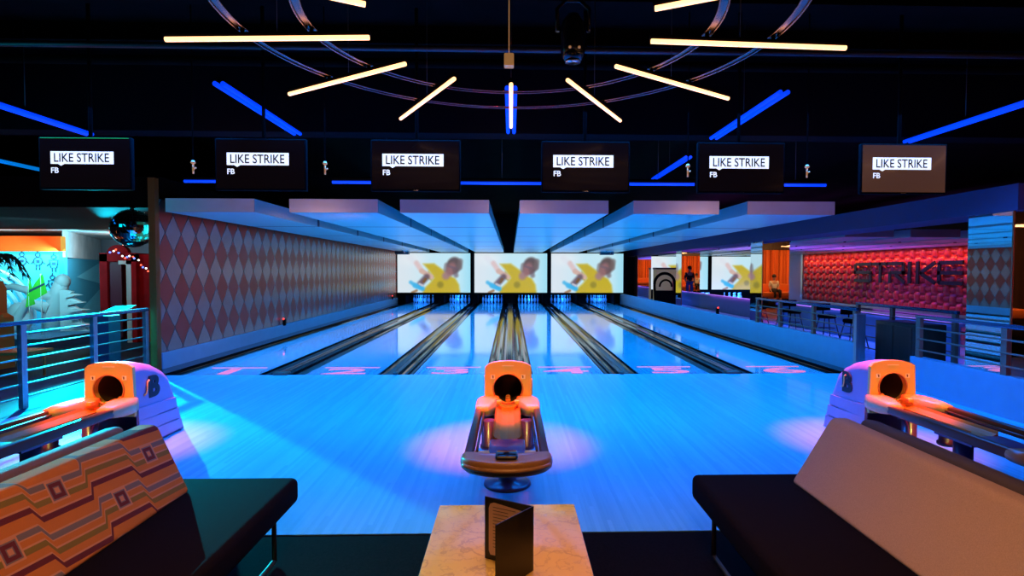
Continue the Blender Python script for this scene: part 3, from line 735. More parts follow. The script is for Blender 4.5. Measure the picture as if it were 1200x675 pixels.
# ------------------------------------------------------------------ ball returns
def ball_return(lab, cx):
    FYr = 4.75
    r = thing('ball_return', lab, 'ball return', (cx, FYr, 0), 'ball returns')
    W = lambda x, y, z: (cx+x, FYr+y, z)
    def section(y, H, w, n=48):
        """rounded outline around centre, CCW from angle list"""
        zc = 0
        pts = []
        rc = min(.018, w*.4, H*.45); ar = .030 if H > .3 else .01
        zb = 0.0
        # build dense polygon
        poly = [(-w*1.0, zb), (w*1.0, zb), (w*1.0, H*.5)]
        for k in range(7):
            a = PI/2*k/6; poly.append((w*.95-rc+rc*math.cos(a), H-rc-ar+rc*math.sin(a)))
        for t in (.75, .5, .25, 0, -.25, -.5, -.75): poly.append((w*.95*t, H-ar*t*t))
        for k in range(7):
            a = PI/2+PI/2*k/6; poly.append((-w*.95+rc+rc*math.cos(a), H-rc-ar+rc*math.sin(a)))
        # resample by arc length
        Ls = [0]; P_ = poly+[poly[0]]
        for a, b in zip(P_, P_[1:]): Ls.append(Ls[-1]+math.hypot(b[0]-a[0], b[1]-a[1]))
        poly2 = poly; out = []
        for k in range(n):
            t = Ls[-1]*k/n; i = max(j for j in range(len(poly)) if Ls[j] <= t); f = (t-Ls[i])/max(1e-9, Ls[i+1]-Ls[i])
            a, b = P_[i], P_[i+1]; out.append((a[0]+(b[0]-a[0])*f, y, a[1]+(b[1]-a[1])*f))
        return out
    st = [(.03, .745, .205), (.06, .757, .205), (.15, .750, .207), (.28, .715, .207), (.40, .655, .205), (.48, .585, .204), (.52, .50, .205), (.56, .42, .206), (.61, .30, .208), (.66, .17, .21), (.70, .04, .21)]
    mb = MB(); n = 48; rings = [section(*s_) for s_ in st]; vs = [W(*p) for rg in rings for p in rg]
    mb.add(vs, [(i*n+j, i*n+(j+1) % n, (i+1)*n+(j+1) % n, (i+1)*n+j) for i in range(len(st)-1) for j in range(n)]+[tuple((len(st)-1)*n+j for j in range(n))], True)
    shell = mb.build('hood_shell', 'shell', r)
    # face plate with hole
    mb = MB(); hc = (0, .530); hr = .127
    o0 = section(0.0, .765, .208); o1 = section(.035, .765, .208)
    # lower boundary of plate at z=.30
    clip = lambda P_: [(x, y, max(z, .30)) for x, y, z in P_]
    o0, o1 = clip(o0), clip(o1)
    cir = []; 
    for x, y, z in o0:
        a = math.atan2(z-hc[1], x-hc[0]); cir.append((hc[0]+hr*math.cos(a), 0, hc[1]+hr*math.sin(a)))
    cb = [(x, .09, z) for x, y, z in cir]
    vs = [W(*p) for p in o1+o0+cir+cb]
    mb.add(vs, [(k*n+j, k*n+(j+1) % n, (k+1)*n+(j+1) % n, (k+1)*n+j) for k in range(3) for j in range(n)])
    face = mb.build('face_plate', 'cream', r)
    # rim ring + dark tunnel
    MB().tube([W(hr*1.0*math.cos(2*PI*k/40), -.004, hc[1]+hr*math.sin(2*PI*k/40)) for k in range(40)], .007, 6, closed=True).build('hole_rim', 'capfront', face)
    vs = [W(hr*.99*math.cos(2*PI*k/40), yy, hc[1]+hr*.99*math.sin(2*PI*k/40)) for yy in (.05, .34) for k in range(40)]
    MB().add(vs, [(k, (k+1) % 40, 40+(k+1) % 40, 40+k) for k in range(40)]+[tuple(range(40, 80))], True).build('tunnel', 'hole', r)
    MB().rbox(cx-.022, cx+.022, FYr+.03, FYr+.10, .40, .435, .008).ball(W(0, .14, .425), .022).build('ball_lift', 'orangebit', r)
    # stickers with arrow marks
    for sx in (-1, 1):
        s_ = MB().box(cx+sx*.130-.018, cx+sx*.130+.018, FYr-.003, FYr+.001, .612, .648).build('sticker', 'txt_sticker' if 'txt_sticker' in M else 'white', r)
        MB().box(cx+sx*.128-.005, cx+sx*.128+.005, FYr-.005, FYr-.003, .619, .642).box(cx+sx*.128-.010, cx+sx*.128+.004, FYr-.005, FYr-.003, .636, .642).build('sticker_mark', 'ink', s_)
    MB().box(cx-.05, cx+.05, FYr-.002, FYr+.001, .722, .727).build('maker_line', 'white', r)
    # side ribs and emblem
    for sx in (-1, 1):
        mb = MB()
        for k, (za, zb, yb) in enumerate(((.03, .12, .655), (.14, .23, .62), (.25, .34, .585))):
            t = .014-.003*k
            mb.prism([(FYr+.04, za-.01), (FYr+yb, za), (FYr+yb-.02, zb), (FYr+.04, zb+.02)], cx+sx*.205, cx+sx*(.21+t), 'x')
        mb.build('side_ribs', 'shell', r)
        e = MB()
        if sx > 0: e.text('B', .25, lambda X, Y, Z: (cx+.2065+Z, FYr+.19+X, .425+Y), sx=1.05, bold=.012, ext=.004)
        else: e.text('B', .25, lambda X, Y, Z: (cx-.2065-Z, FYr+.40-X, .425+Y), sx=1.05, bold=.012, ext=.004)
        e.build('emblem', 'txt_black', r)
        st_ = [(.13, .455), (.155, .462), (.165, .49), (.168, .52), (.172, .56), (.195, .575)]
        yy = (lambda a: FYr+a+.0) if sx > 0 else (lambda a: FYr+.53-a)
        MB().tube([(cx+sx*.211, yy(a), z) for a, z in st_], .008, 6).build('emblem_stroke', 'cream', r)
    # wings
    for sx in (-1, 1):
        secs = [(.02, .07, .235, .34, .465), (-.06, .075, .26, .34, .47), (-.18, .10, .265, .345, .47), (-.28, .13, .262, .36, .465), (-.36, .155, .255, .385, .455)]
        vs = []; nn = 14
        for y, xa, xb, za, zb in secs:
            xm, zm_ = (xa+xb)/2, (za+zb)/2
            for k in range(nn):
                a = 2*PI*k/nn; c_, s2 = math.cos(a), math.sin(a)
                vs.append(W(sx*(xm+(xb-xa)/2*math.copysign(abs(c_)**.36, c_)), y, zm_+(zb-za)/2*math.copysign(abs(s2)**.36, s2)))
        MB().add(vs, [(i*nn+k, i*nn+(k+1) % nn, (i+1)*nn+(k+1) % nn, (i+1)*nn+k) for i in range(len(secs)-1) for k in range(nn)]+[tuple(range(nn)), tuple((len(secs)-1)*nn+k for k in range(nn))], True).build('wing', 'wing', r)
        # outer rail + inner rail
        MB().rbox(cx+sx*.232-.026, cx+sx*.232+.026, FYr-1.48, FYr-.30, .375, .445, .012).build('side_rail', 'rack_rail', r)
        MB().tube([W(sx*.19, -.34, .41), W(sx*.19, -1.46, .40)], .009, 8).build('inner_rail', 'rack_rail', r)
        MB().lathe([(.06, .15), (.064, .16), (.064, .18), (.052, .185), (.052, .37)], W(sx*.152, -.42, 0), 24).build('motor_canister', 'post', r)
        MB().rbox(cx+sx*.10-.045, cx+sx*.10+.045, FYr-.13, FYr-.07, .42, .455, .008).build('guide_block', 'cream', r)
    # trough
    mb = MB(); prof = [(-.10, .415), (-.09, .395), (-.05, .375), (0, .368), (.05, .375), (.09, .395), (.10, .415), (.10, .35), (-.10, .35)]
    mb.prism([(cx+a, b) for a, b in prof], FYr-.95, FYr-.02, 'y').build('trough', 'trough', r)
    MB().rbox(cx-.12, cx+.12, FYr-1.25, FYr-.95, .33, .385, .015).build('trough_end', 'post', r)
    for sx in (-1, 1): MB().rbox(cx+sx*.16-.05, cx+sx*.16+.05, FYr-1.36, FYr-1.24, .36, .40, .01).build('ball_rest', 'cream', r)
    # cross bar + pedestal
    MB().box(cx-.09, cx+.09, FYr-.95, FYr-.60, .30, .35).build('cross_bar', 'post', r)
    MB().lathe([(.17, 0), (.17, .012), (.15, .022), (.068, .03), (.062, .05), (.062, .33)], W(0, -.77, 0), 28).build('pedestal', 'post', r)
    # front cap
    def outl(s_, z, dy=0):
        o_ = []
        for k in range(44):
            a = 2*PI*k/44; c_, s2 = math.cos(a), math.sin(a)
            x = .275*s_*math.copysign(abs(c_)**.62, c_); y = (.105*s_*math.copysign(abs(s2)**.75, s2) if s2 < 0 else .085*s_*abs(s2)**.25)
            y += .07*(x/.275)**2   # ends sweep back
            o_.append(W(x, -1.53+dy+y, z))
        return o_
    lv = [(.90, .365), (.98, .38), (1.0, .405), (.985, .43), (.93, .446), (.85, .45), (.70, .445), (.4, .443)]
    vs = [p for s_, z in lv for p in outl(s_, z)]
    MB().add(vs, [(i*44+k, i*44+(k+1) % 44, (i+1)*44+(k+1) % 44, (i+1)*44+k) for i in range(len(lv)-1) for k in range(44)]+[tuple(range(44)), tuple((len(lv)-1)*44+k for k in range(44))], True).build('front_cap', 'capfront', r)
    MB().rbox(cx-.065, cx+.065, FYr-1.57, FYr-1.45, .445, .470, .014).build('hand_dryer', 'blackgloss', r)
    MB().tube([W(.278*math.sin(a), -1.53-.112*math.cos(a)+.055*math.sin(a)**2, .405) for a in [(-1.15+2.3*k/24) for k in range(25)]], .014, 8).build('bumper_ring', 'capfront', r)
    return r
PS = 2*L+GN+GW
br = ball_return('central ball return with round hood opening, before the marble table', X0)
dup(br, (X0-PS-.0, 4.75, 0), 'left ball return behind the striped sofa, purple side with emblem')
dup(br, (X0+PS+.0, 4.75, 0), 'right ball return behind the tan sofa, purple side with emblem')

# ------------------------------------------------------------------ lounge
def rprism_y(mb, poly, y0, y1, r=.03):
    """extruded rounded cross-section in XZ"""
    bm = bmesh.new()
    a = [bm.verts.new((x, y0, z)) for x, z in poly]; b = [bm.verts.new((x, y1, z)) for x, z in poly]; n = len(poly)
    bm.faces.new(a); bm.faces.new(b[::-1])
    for i in range(n): bm.faces.new((a[i], b[i], b[(i+1) % n], a[(i+1) % n]))
    bmesh.ops.recalc_face_normals(bm, faces=bm.faces[:])
    bmesh.ops.bevel(bm, geom=bm.edges[:], offset=r, segments=4, profile=.5, affect='EDGES')
    bm.verts.index_update(); mb.add([v.co[:] for v in bm.verts], [[v.index for v in f.verts] for f in bm.faces], True); bm.free(); return mb
def sofa(s_, xe, backmat, rearmat, lab, yc):
    """s_=-1 left, 1 right; xe inner edge |x|"""
    X = lambda a: s_*a
    r = thing('lounge_sofa', lab, 'sofa', (X(1.5), 1.4, 0))
    y0, y1 = .2, 3.03
    P = lambda pts: [(X(a), z) for a, z in pts]
    rprism_y(MB(), P([(xe, .28), (xe, .42), (1.95, .42), (1.95, .28)]), y0, y1, .035).build('seat_cushion', 'seatblack', r)
    MB().box(min(X(xe+.05), X(1.9)), max(X(xe+.05), X(1.9)), y0+.05, y1-.06, .25, .285).build('seat_frame', 'tvbody', r)
    b0 = xe+.47 if s_ < 0 else xe+.49
    top = 1.78 if s_ < 0 else 1.70
    rprism_y(MB(), P([(b0, .415), (top, .765), (top+.10, .765), (top+.10, .415)]), y0, yc, .028).build('back_cushion', backmat, r)
    rprism_y(MB(), P([(top+.11, .30), (top+.11, .785), (top+.235, .76), (top+.235, .30)]), y0, yc-.06, .045).build('backrest', rearmat, r)
    for yy in (y1-.12, y1-.75):
        MB().tube([(X(xe+.09), yy, .27), (X(xe+.09), yy, .012)], .013, 8).build('leg', 'legmetal', r)
        MB().tube([(X(1.85), yy, .27), (X(1.85), yy, .012)], .013, 8).build('leg', 'legmetal', r)
    MB().tube([(X(xe+.09), y1-.12, .014), (X(xe+.09), y1-.75, .014)], .012, 8).tube([(X(1.85), y1-.12, .014), (X(1.85), y1-.75, .014)], .012, 8).build('floor_runner', 'legmetal', r)
    return r
sofa(-1, 1.15, 'retro', 'brownback', 'left sofa with orange striped patterned back and black seat', 2.84)
sofa(1, 1.0, 'tanfabric', 'greyback', 'right sofa with plain tan fabric back and black seat', 2.90)

r = thing('marble_table', 'low marble-topped table in the foreground between the two sofas', 'table', (-.015, 1.9, 0))
MB().rbox(-.315, .285, 1.2, 2.447, .465, .50, .004, 2).build('tabletop', 'marble', r)
MB().box(-.27, .24, 1.25, 2.40, .44, .465).build('under_frame', 'tvbody', r)
MB().rbox(-.20, .17, 1.6, 2.1, 0, .44, .01, 2).build('table_base', 'tvbody', r)
# menu
r = thing('menu_holder', 'black folded menu standing open on the marble table', 'menu', (0, 1.9, .5))
def slab(p, q, t, z0, z1):
    d = Vector((q[0]-p[0], q[1]-p[1])); n_ = Vector((-d.y, d.x)).normalized()*t
    return MB().prism([p, q, (q[0]+n_.x, q[1]+n_.y), (p[0]+n_.x, p[1]+n_.y)], z0, z1, 'z')
pa, ps, pb = (-.093, 1.985), (.078, 1.895), (-.046, 1.755)
slab(pa, ps, .004, .501, .727).build('back_cover', 'menu', r)
slab(ps, pb, -.004, .501, .727).build('front_cover', 'menu', r)
# paper on inside of back cover (slightly toward the viewer)
d = Vector((ps[0]-pa[0], ps[1]-pa[1])); dn = Vector((d.y, -d.x)).normalized()*.0015
def onA(u, z, k=1.): return (pa[0]+d.x*u+dn.x*k, pa[1]+d.y*u+dn.y*k, z)
outl = [(.09, .535), (.12, .520), (.95, .520), (.95, .69), (.93, .70), (.20, .712), (.12, .705), (.09, .69)]
pp = MB().add([onA(u, z) for u, z in outl], [tuple(range(len(outl)))]).build('paper', 'paper', r)
mb = MB()
for k in range(13):
    z = .694-k*.012; u1 = .5 if k % 4 else .7
    for ua, ub in ((.18, u1-.05), (u1+.12, .88)) if k % 3 == 0 else ((.18, u1),):
        mb.add([onA(ua, z, 1.6), onA(ub, z, 1.6), onA(ub, z+.0022, 1.6), onA(ua, z+.0022, 1.6)], [(0, 1, 2, 3)])
mb.build('printed_lines', 'ink', pp)

# ------------------------------------------------------------------ left room
struct(MB().box(-17, -11.0, 14.0, 14.1, 0, 2.02), 'wall_far', 'cyanwall')
# angled wall
def vwall(p, q, z0, z1, t=.1): return slab(p, q, t, z0, z1)
struct(vwall((-11.0, 14.0), (-13.1, 18.2), 0, 1.92), 'wall_far.001', 'cyandark')
struct(MB().box(-14, -5.4, 18.2, 18.3, 0, 2.6), 'wall_far.002', mat('pink_back_wall', (.35, .22, .24), .7))
struct(MB().box(-17, -10.95, 13.85, 14.0, 1.99, 2.36), 'trim_11', 'orangewall')
struct(vwall((-10.95, 13.98), (-13.0, 18.0), 1.85, 2.5, .05), 'trim_12', 'greywall')
struct(MB().box(-17, -5.5, 8.9, 13.8, 2.52, 3.0), 'ceiling.001', 'ceil')
struct(MB().box(-17, -5.5, 13.8, 18.3, 2.5, 2.6), 'ceiling.002', 'greywall')
struct(MB().box(-17, -8.9, 10.8, 14.0, -.01, .22), 'floor.006', mat('golf_platform', (.06, .18, .35), .6))
# paint shapes on angled wall: light triangles
def onB(t, z, k=.012):
    p, q = Vector((-11.0, 14.0)), Vector((-13.1, 18.2)); v = p+(q-p)*t; n_ = Vector((q-p).yx); n_.y *= -1; n_.normalize()
    return (v.x+n_.x*k, v.y+n_.y*k, z)
tri = MB()
tri.add([onB(*a) for a in ((.25, 1.35), (.95, 1.80), (.95, 1.1))], [(0, 1, 2)]).add([onB(*a) for a in ((.1, .25), (.95, 1.0), (.95, .1))], [(0, 1, 2)])
o = tri.build('wall_decal', 'cyanlight'); tag(o, 'pale cyan painted triangles on the angled blue wall', 'wall decal')
# robots (line drawings)
def robot(x, z, s_, k):
    mb = MB(); y = 13.985; r_ = .014
    ring_ = lambda cx_, cz_, rx, rz, n=14: [(cx_+rx*math.cos(2*PI*a/n), y, cz_+rz*math.sin(2*PI*a/n)) for a in range(n)]
    if k % 2 == 0: mb.tube(ring_(x, z, .13*s_, .12*s_), r_, 5, closed=True)
    else: mb.tube([(x-.09*s_, y, z-.13*s_), (x+.09*s_, y, z-.13*s_), (x+.13*s_, y, z+.1*s_), (x-.13*s_, y, z+.1*s_)], r_, 5, closed=True)
    mb.tube(ring_(x, z+.19*s_, .07*s_, .06*s_, 10), r_, 5, closed=True)
    mb.tube([(x, y, z+.25*s_), (x, y, z+.33*s_)], r_, 5).tube([(x-.05*s_, y, z-.13*s_), (x-.05*s_, y, z-.26*s_)], r_, 5).tube([(x+.05*s_, y, z-.13*s_), (x+.05*s_, y, z-.26*s_)], r_, 5)
    mb.tube([(x-.13*s_, y, z), (x-.2*s_, y, z-.08*s_)], r_, 5).tube([(x+.13*s_, y, z), (x+.2*s_, y, z-.08*s_)], r_, 5)
    mb.box(x-.05*s_, x+.05*s_, y-.005, y+.005, z-.05*s_, z+.04*s_)
    return mb
for k, (x, z, w) in enumerate(((-11.62, 1.75, 'upper middle'), (-11.24, 1.70, 'upper right'), (-12.0, 1.76, 'upper left'), (-11.28, 1.20, 'lower right'), (-12.3, 1.2, 'lower left'))):
    o = robot(x, z, .82, k).build('robot_drawing', 'lineart', None, (x, 13.98, z)); o.location = (x, 13.98, z)
    tag(o, f'dark line drawing of a robot on the cyan wall, {w}', 'wall drawing', 'robot drawings on the cyan wall')
# striped arcs
mb = MB()
for k in range(6):
    R_ = .35+.17*k
    mb.tube([(-12.45+R_*math.cos(a), 13.4, .45+R_*.95*math.sin(a)) for a in [(-.2+1.75*q/18) for q in range(19)]], .045, 6)
solid(mb, 'striped_fan', 'whitepaint', 'white curved stripes fanning out before the cyan wall', 'sculpture', (-12.45, 13.4, 0))
# white creature sculpture
mb = MB().tube([(-11.0, 12.6, .22), (-10.95, 12.6, .7), (-10.85, 12.6, 1.15), (-10.75, 12.6, 1.38)], [.16, .19, .15, .14], 14).ball((-10.74, 12.6, 1.40), .145, 1, 1, 1.15)
mb.tube([(-10.9, 12.55, 1.05), (-11.3, 12.5, 1.18), (-11.75, 12.5, 1.30), (-12.0, 12.5, 1.22)], [.12, .09, .07, .05], 10)
mb.tube([(-10.95, 12.5, .8), (-11.35, 12.4, .95), (-11.6, 12.4, .55), (-11.7, 12.4, .22)], [.14, .1, .1, .12], 10)
mb.ball((-11.65, 12.55, .6), .3, .9, .6, 1.15)
solid(mb, 'creature_sculpture', 'whitepaint', 'tall white curving creature sculpture before the cyan wall', 'sculpture', (-11.2, 12.5, .22)).location = (-10.4, 12.5, .10)
mb = MB().prism([(-10.55, .2), (-9.95, .2), (-10.2, .55), (-10.02, .6), (-10.28, .78), (-10.12, .85), (-10.38, 1.0), (-10.28, 1.08), (-10.55, 1.12)], 12.2, 12.28, 'y')
for k in range(5): mb.prism([(-10.25-.04*k, .30+.16*k), (-9.86-.07*k, .36+.16*k), (-10.2-.04*k, .40+.16*k)], 12.15, 12.33, 'y')
solid(mb, 'spiky_sculpture', 'whitepaint', 'pale spiky fin-shaped sculpture right of the white creature', 'sculpture', (-10.2, 12.24, .2)).location = (-9.35, 12.24, .2)
# flags
for x, y, z, w, lab in ((-9.83, 11.6, 1.39, .26, 'plain narrow green golf flag, the left one'), (-9.42, 11.4, 1.44, .4, 'green golf flag with a dark stripe, the right one')):
    r = thing('golf_flag', lab, 'flag', (x, y, 0), 'green golf flags')
    MB().tube([(x, y, 0), (x, y, z+.02)], .012, 8).build('flag_pole', 'whitepaint', r)
    if w < .3: MB().prism([(x-.07, z-.62), (x+.12, z-.55), (x+.03, z)], y-.01, y+.0, 'y').build('pennant', 'green', r)
    else:
        p_ = MB().prism([(x-.26, z-.42), (x-.12, z-.50), (x+.12, z-.36), (x+.04, z+.02), (x-.1, z-.14)], y-.01, y+.0, 'y').build('pennant', 'green', r)
        MB().prism([(x-.24, z-.36), (x+.08, z-.20), (x+.08, z-.16), (x-.22, z-.30)], y-.014, y-.01, 'y').build('stripe', 'lineart', p_)
# red cabinet
bx, by = -8.70, 12.0
r = thing('red_booth', 'dark red arched booth with pale door frame, left of the diamond wall', 'booth', (bx+.45, by+.4, 0))
MB().box(bx, bx+.16, by, by+.9, 0, 1.88).box(bx+.66, bx+.76, by, by+.9, 0, 1.88).box(bx, bx+.76, by+.85, by+.9, 0, 1.88).box(bx, bx+.76, by, by+.9, 1.72, 1.9).build('booth_body', 'redcab', r)
MB().prism([(bx+.10+.0, 1.9)]+[(bx+.38-.22*math.cos(a), 1.9+.17*math.sin(a)) for a in [PI*k/14 for k in range(15)]]+[(bx+.7, 1.9)], by, by+.1, 'y').build('arched_top', 'redcab', r)
MB().box(bx+.16, bx+.42, by+.05, by+.09, .1, 1.72).build('door_panel', mat('dark_red_door', (.10, .01, .03), .5), r)
MB().box(bx+.42, bx+.62, by+.5, by+.55, .1, 1.72).build('inner_panel', 'redin', r)
MB().box(bx+.56, bx+.66, by-.01, by+.03, .0, 1.74).box(bx+.40, bx+.66, by-.01, by+.03, 1.66, 1.74).build('door_frame', 'greywall', r)
MB().box(bx+.76, bx+1.0, by+.1, by+.7, 0, 1.88).build('side_wall', 'redcab', r)
mb = MB().tube([(bx+.53+.10*math.cos(a), by+.3, 1.22+.22*math.sin(a)) for a in [2*PI*k/24 for k in range(24)]], .055, 8, closed=True)
w_ = solid(mb, 'wreath', 'palm', 'dark green wreath with red dots hanging in the red booth', 'wreath', (bx+.53, by+.3, 1.22))
mb = MB()
for k in range(14):
    a = 2*PI*k/14; mb.ball((bx+.53+.10*math.cos(a)+random.uniform(-.02, .02), by+.24, 1.22+.22*math.sin(a)), .018, n=8, m=6)
mb.build('berries', 'pinred', w_)
# menu board + kiosk near rail
r = thing('white_sign_stand', 'tilted white sign board on a post behind the left railing', 'sign', (-6.45, 9.2, 0))
MB().tube([(-6.45, 9.2, 0), (-6.45, 9.2, .86)], .03, 8).build('post', 'darksteel', r)
MB().add([(-6.62, 9.0, .82), (-6.25, 9.0, .86), (-6.12, 9.25, .97), (-6.48, 9.25, .95)], [(0, 1, 2, 3)]).build('board', 'cyandark', r)
o = MB().box(-6.19, -5.94, 8.35, 8.6, 0, .86); solid(o, 'dark_bollard', M.setdefault('navy', mat('navy_box', (.02, .06, .11), .4)), 'dark blue box post behind the left railing', 'box', (-6.06, 8.48, 0))
# mirror ball
r = thing('mirror_ball', 'large mirror ball hanging left of the diamond wall', 'mirror ball', (-6.0, 9.0, 2.52))
mb = MB(); R_ = .30; nl, nm_ = 20, 40
for i in range(nl):
    t0, t1 = PI*i/nl, PI*(i+1)/nl
    for j in range(nm_):
        a0, a1 = 2*PI*j/nm_, 2*PI*(j+1)/nm_
        q = lambda t, a: Vector((-6.0+R_*math.sin(t)*math.cos(a), 9.0+R_*math.sin(t)*math.sin(a), 2.20+R_*math.cos(t)))
        c_ = q((t0+t1)/2, (a0+a1)/2); pts = [q(t0, a0), q(t1, a0), q(t1, a1), q(t0, a1)]
        pts = [c_+(p-c_)*.94+Vector((random.uniform(-.002, .002) for _ in range(3))) for p in pts]
        mb.add(pts, [(0, 1, 2, 3)])
mb.build('mirror_tiles', mat('ball_mirror', (.85, .85, .85), .04, metal=1.), r)
MB().ball((-6.0, 9.0, 2.20), .293, n=32, m=20).build('ball_core', 'darksteel', r)
MB().tube([(-6.0, 9.0, 2.48), (-6.0, 9.0, 2.52)], .03, 10).build('hanger', 'darksteel', r)
# fairy lights
LC = [('bulb_blue', (.1, .2, 1)), ('bulb_white', (1, .9, .8)), ('bulb_red', (1, .1, .05))]
for nm, c in LC: M[nm] = mat(nm, c, .5, emi=c, es=2.5)
r = thing('fairy_lights', 'string of coloured fairy lights draped over the red booth', 'string lights', (-8.1, 11.9, 1.9))
pts = [(-8.35+.055*k, 11.85, 1.93-.0*k+.05*math.sin(k*.9)-.002*k*k) for k in range(16)]
MB().tube(pts, .006, 5).build('wire', 'tvbody', r)
for k, p in enumerate(pts): MB().ball((p[0]+random.uniform(-.02, .02), p[1], p[2]+random.uniform(-.05, .03)), .02, n=8, m=6).build('bulb', LC[k % 3][0], r)
# palm
mb = MB()
for k in range(11):
    a = math.radians(-150+k*30); p0 = Vector((-8.95, 9.9, 1.72)); L_ = .48
    dx, dy = math.cos(a), math.sin(a)
    cl = [p0+Vector((dx*L_*t, dy*L_*t*.6, .22*math.sin(t*2.2)-.42*t*t)) for t in [q/8 for q in range(9)]]
    mb.tube([tuple(c) for c in cl], .008, 5)
    for i in range(1, 9):
        for s_ in (-1, 1):
            b_ = cl[i]; tip = b_+Vector((dx*.06-dy*s_*.11, dy*.06+dx*s_*.11, -.16)); w2 = Vector((.014, 0, .008))
            mb.add([b_-w2, b_+w2, tip], [(0, 1, 2)])
mb.tube([(-8.95, 9.9, 0), (-8.92, 9.9, .9), (-8.95, 9.9, 1.78)], [.06, .05, .04], 8)
solid(mb, 'palm_plant', 'palm', 'dark palm with drooping fronds at the left edge', 'palm', (-8.95, 9.9, 0))
# orange arcade machine + table
r = thing('arcade_machine', 'orange arcade machine with lit screen at the left edge', 'arcade machine', (-7.95, 8.7, 0)); r_arc = r
MB().prism([(-8.30, 0), (-7.60, 0), (-7.60, .80), (-7.70, .86), (-7.70, 1.25), (-7.76, 1.36), (-7.95, 1.38), (-8.30, 1.38)], 8.7, 9.0, 'y').build('machine_body', 'orange', r)
MB().box(-8.2, -7.80, 8.68, 8.70, .95, 1.26).build('display', 'txt_white', r)
MB().box(-8.3, -7.5, 8.45, 8.7, .78, .85).build('control_shelf', 'orange', r)
r_arc.location.x -= .27
r = thing('orange_table', 'low orange table glowing behind the left railing', 'table', (-7.4, 8.0, 0))
MB().box(-8.4, -6.7, 7.8, 8.3, .36, .40).build('table_top', 'orange', r)
for x in (-8.3, -6.8):
    for y in (7.85, 8.25): MB().tube([(x, y, 0), (x, y, .36)], .02, 6).build('leg', 'orange', r)

# ------------------------------------------------------------------ behind the viewer (seen in the mirrors)
n_ = 260; vs = []
for k in range(n_+1):
    x = 10+(16.2-10)*k/n_; y = -5.2+.11*math.sin(k*.75)+.04*math.sin(k*1.9)
    vs += [(x, y, 0), (x, y, 2.75)]
o = MB().add(vs, [(2*k, 2*k+2, 2*k+3, 2*k+1) for k in range(n_)], True).build('orange_curtain', 'curtain'); tag(o, 'orange pleated curtain across the lounge end, reflected in the mirrored pillars', 'curtain')

def person(name, label, joints, radii, edges, m_body, loc, rotz=0, parts=()):
    """one continuous skinned body"""
    me = bpy.data.meshes.new(name); me.from_pydata(joints, edges, []); me.materials.append(m_body)
    o = bpy.data.objects.new(name, me); C.objects.link(o); o.location = loc; o.rotation_euler = (0, 0, rotz)
    sk = o.modifiers.new('skin', 'SKIN')
    if not me.skin_vertices: 
        bm = bmesh.new(); bm.from_mesh(me); bm.verts.layers.skin.verify(); bm.to_mesh(me); bm.free()
    for i, rr in enumerate(radii): me.skin_vertices[0].data[i].radius = rr if isinstance(rr, tuple) else (rr, rr)
    me.skin_vertices[0].data[0].use_root = True
    ss = o.modifiers.new('sub', 'SUBSURF'); ss.levels = ss.render_levels = 2
    tag(o, label, 'person'); return o
J = [(0, 0, .95), (0, 0, 1.15), (0, .0, 1.38), (0, 0, 1.50), (0, -.02, 1.62), (0, -.02, 1.74),
     (-.10, 0, .90), (-.12, -.02, .50), (-.13, .02, .08), (-.13, -.12, .04), (.10, 0, .90), (.12, -.02, .50), (.13, .02, .08), (.13, -.12, .04),
     (-.19, 0, 1.42), (-.25, .02, 1.14), (-.22, -.14, .96), (-.21, -.2, .90), (.19, 0, 1.42), (.25, .02, 1.14), (.22, -.14, .96), (.21, -.2, .90)]
Rr = [(.15, .11), (.14, .10), (.15, .10), .055, .09, .08, .09, .065, .045, .035, .09, .065, .045, .035, .06, .045, .035, .03, .06, .045, .035, .03]
Ed = [(0, 1), (1, 2), (2, 3), (3, 4), (4, 5), (0, 6), (6, 7), (7, 8), (8, 9), (0, 10), (10, 11), (11, 12), (12, 13), (2, 14), (14, 15), (15, 16), (16, 17), (2, 18), (18, 19), (19, 20), (20, 21)]
def figure(name, label, loc, rotz, top, bottom, seated=False):
    jj = [list(j) for j in J]
    if seated:
        for i in range(len(jj)): jj[i][2] -= .45
        for a, s_ in ((6, -1), (10, 1)):
            jj[a] = [s_*.10, -.05, .50]; jj[a+1] = [s_*.14, -.45, .50]; jj[a+2] = [s_*.14, -.42, .08]; jj[a+3] = [s_*.14, -.55, .04]
    o = person(name, label, [tuple(j) for j in jj], Rr, Ed, M['skin'], loc, rotz)
    dz = -.45 if seated else 0
    def clothing(nm, idx, grow, m_, cut=None):
        sub = [jj[i] for i in idx]; ed = [(idx.index(a), idx.index(b)) for a, b in Ed if a in idx and b in idx]
        me = bpy.data.meshes.new(nm); me.from_pydata([tuple(s_) for s_ in sub], ed, []); me.materials.append(m_)
        c = bpy.data.objects.new(nm, me); C.objects.link(c); c.parent = o
        c.modifiers.new('skin', 'SKIN')
        if not me.skin_vertices:
            bm = bmesh.new(); bm.from_mesh(me); bm.verts.layers.skin.verify(); bm.to_mesh(me); bm.free()
        for k, i in enumerate(idx):
            rr = Rr[i] if isinstance(Rr[i], tuple) else (Rr[i], Rr[i]); me.skin_vertices[0].data[k].radius = (rr[0]+grow, rr[1]+grow)
        me.skin_vertices[0].data[0].use_root = True
        s2 = c.modifiers.new('sub', 'SUBSURF'); s2.levels = s2.render_levels = 2
    clothing('trousers', [0, 6, 7, 8, 10, 11, 12], .016, bottom)
    clothing('shirt', [0, 1, 2, 14, 15, 18, 19], .02, top)
    z = 1.70+dz
    MB().ball((0, .0, z+.03), .115, .95, 1.05, 1.0).build('hair', 'hair', o, (0, 0, 0))
    MB().ball((-.035, -.108, z-.03), .014).ball((.035, -.108, z-.03), .014).build('eyes', 'lineart', o, (0, 0, 0))
    MB().tube([(0, -.105, z-.04), (0, -.13, z-.075)], [.01, .016], 6).build('nose', 'skin', o, (0, 0, 0))
    return o
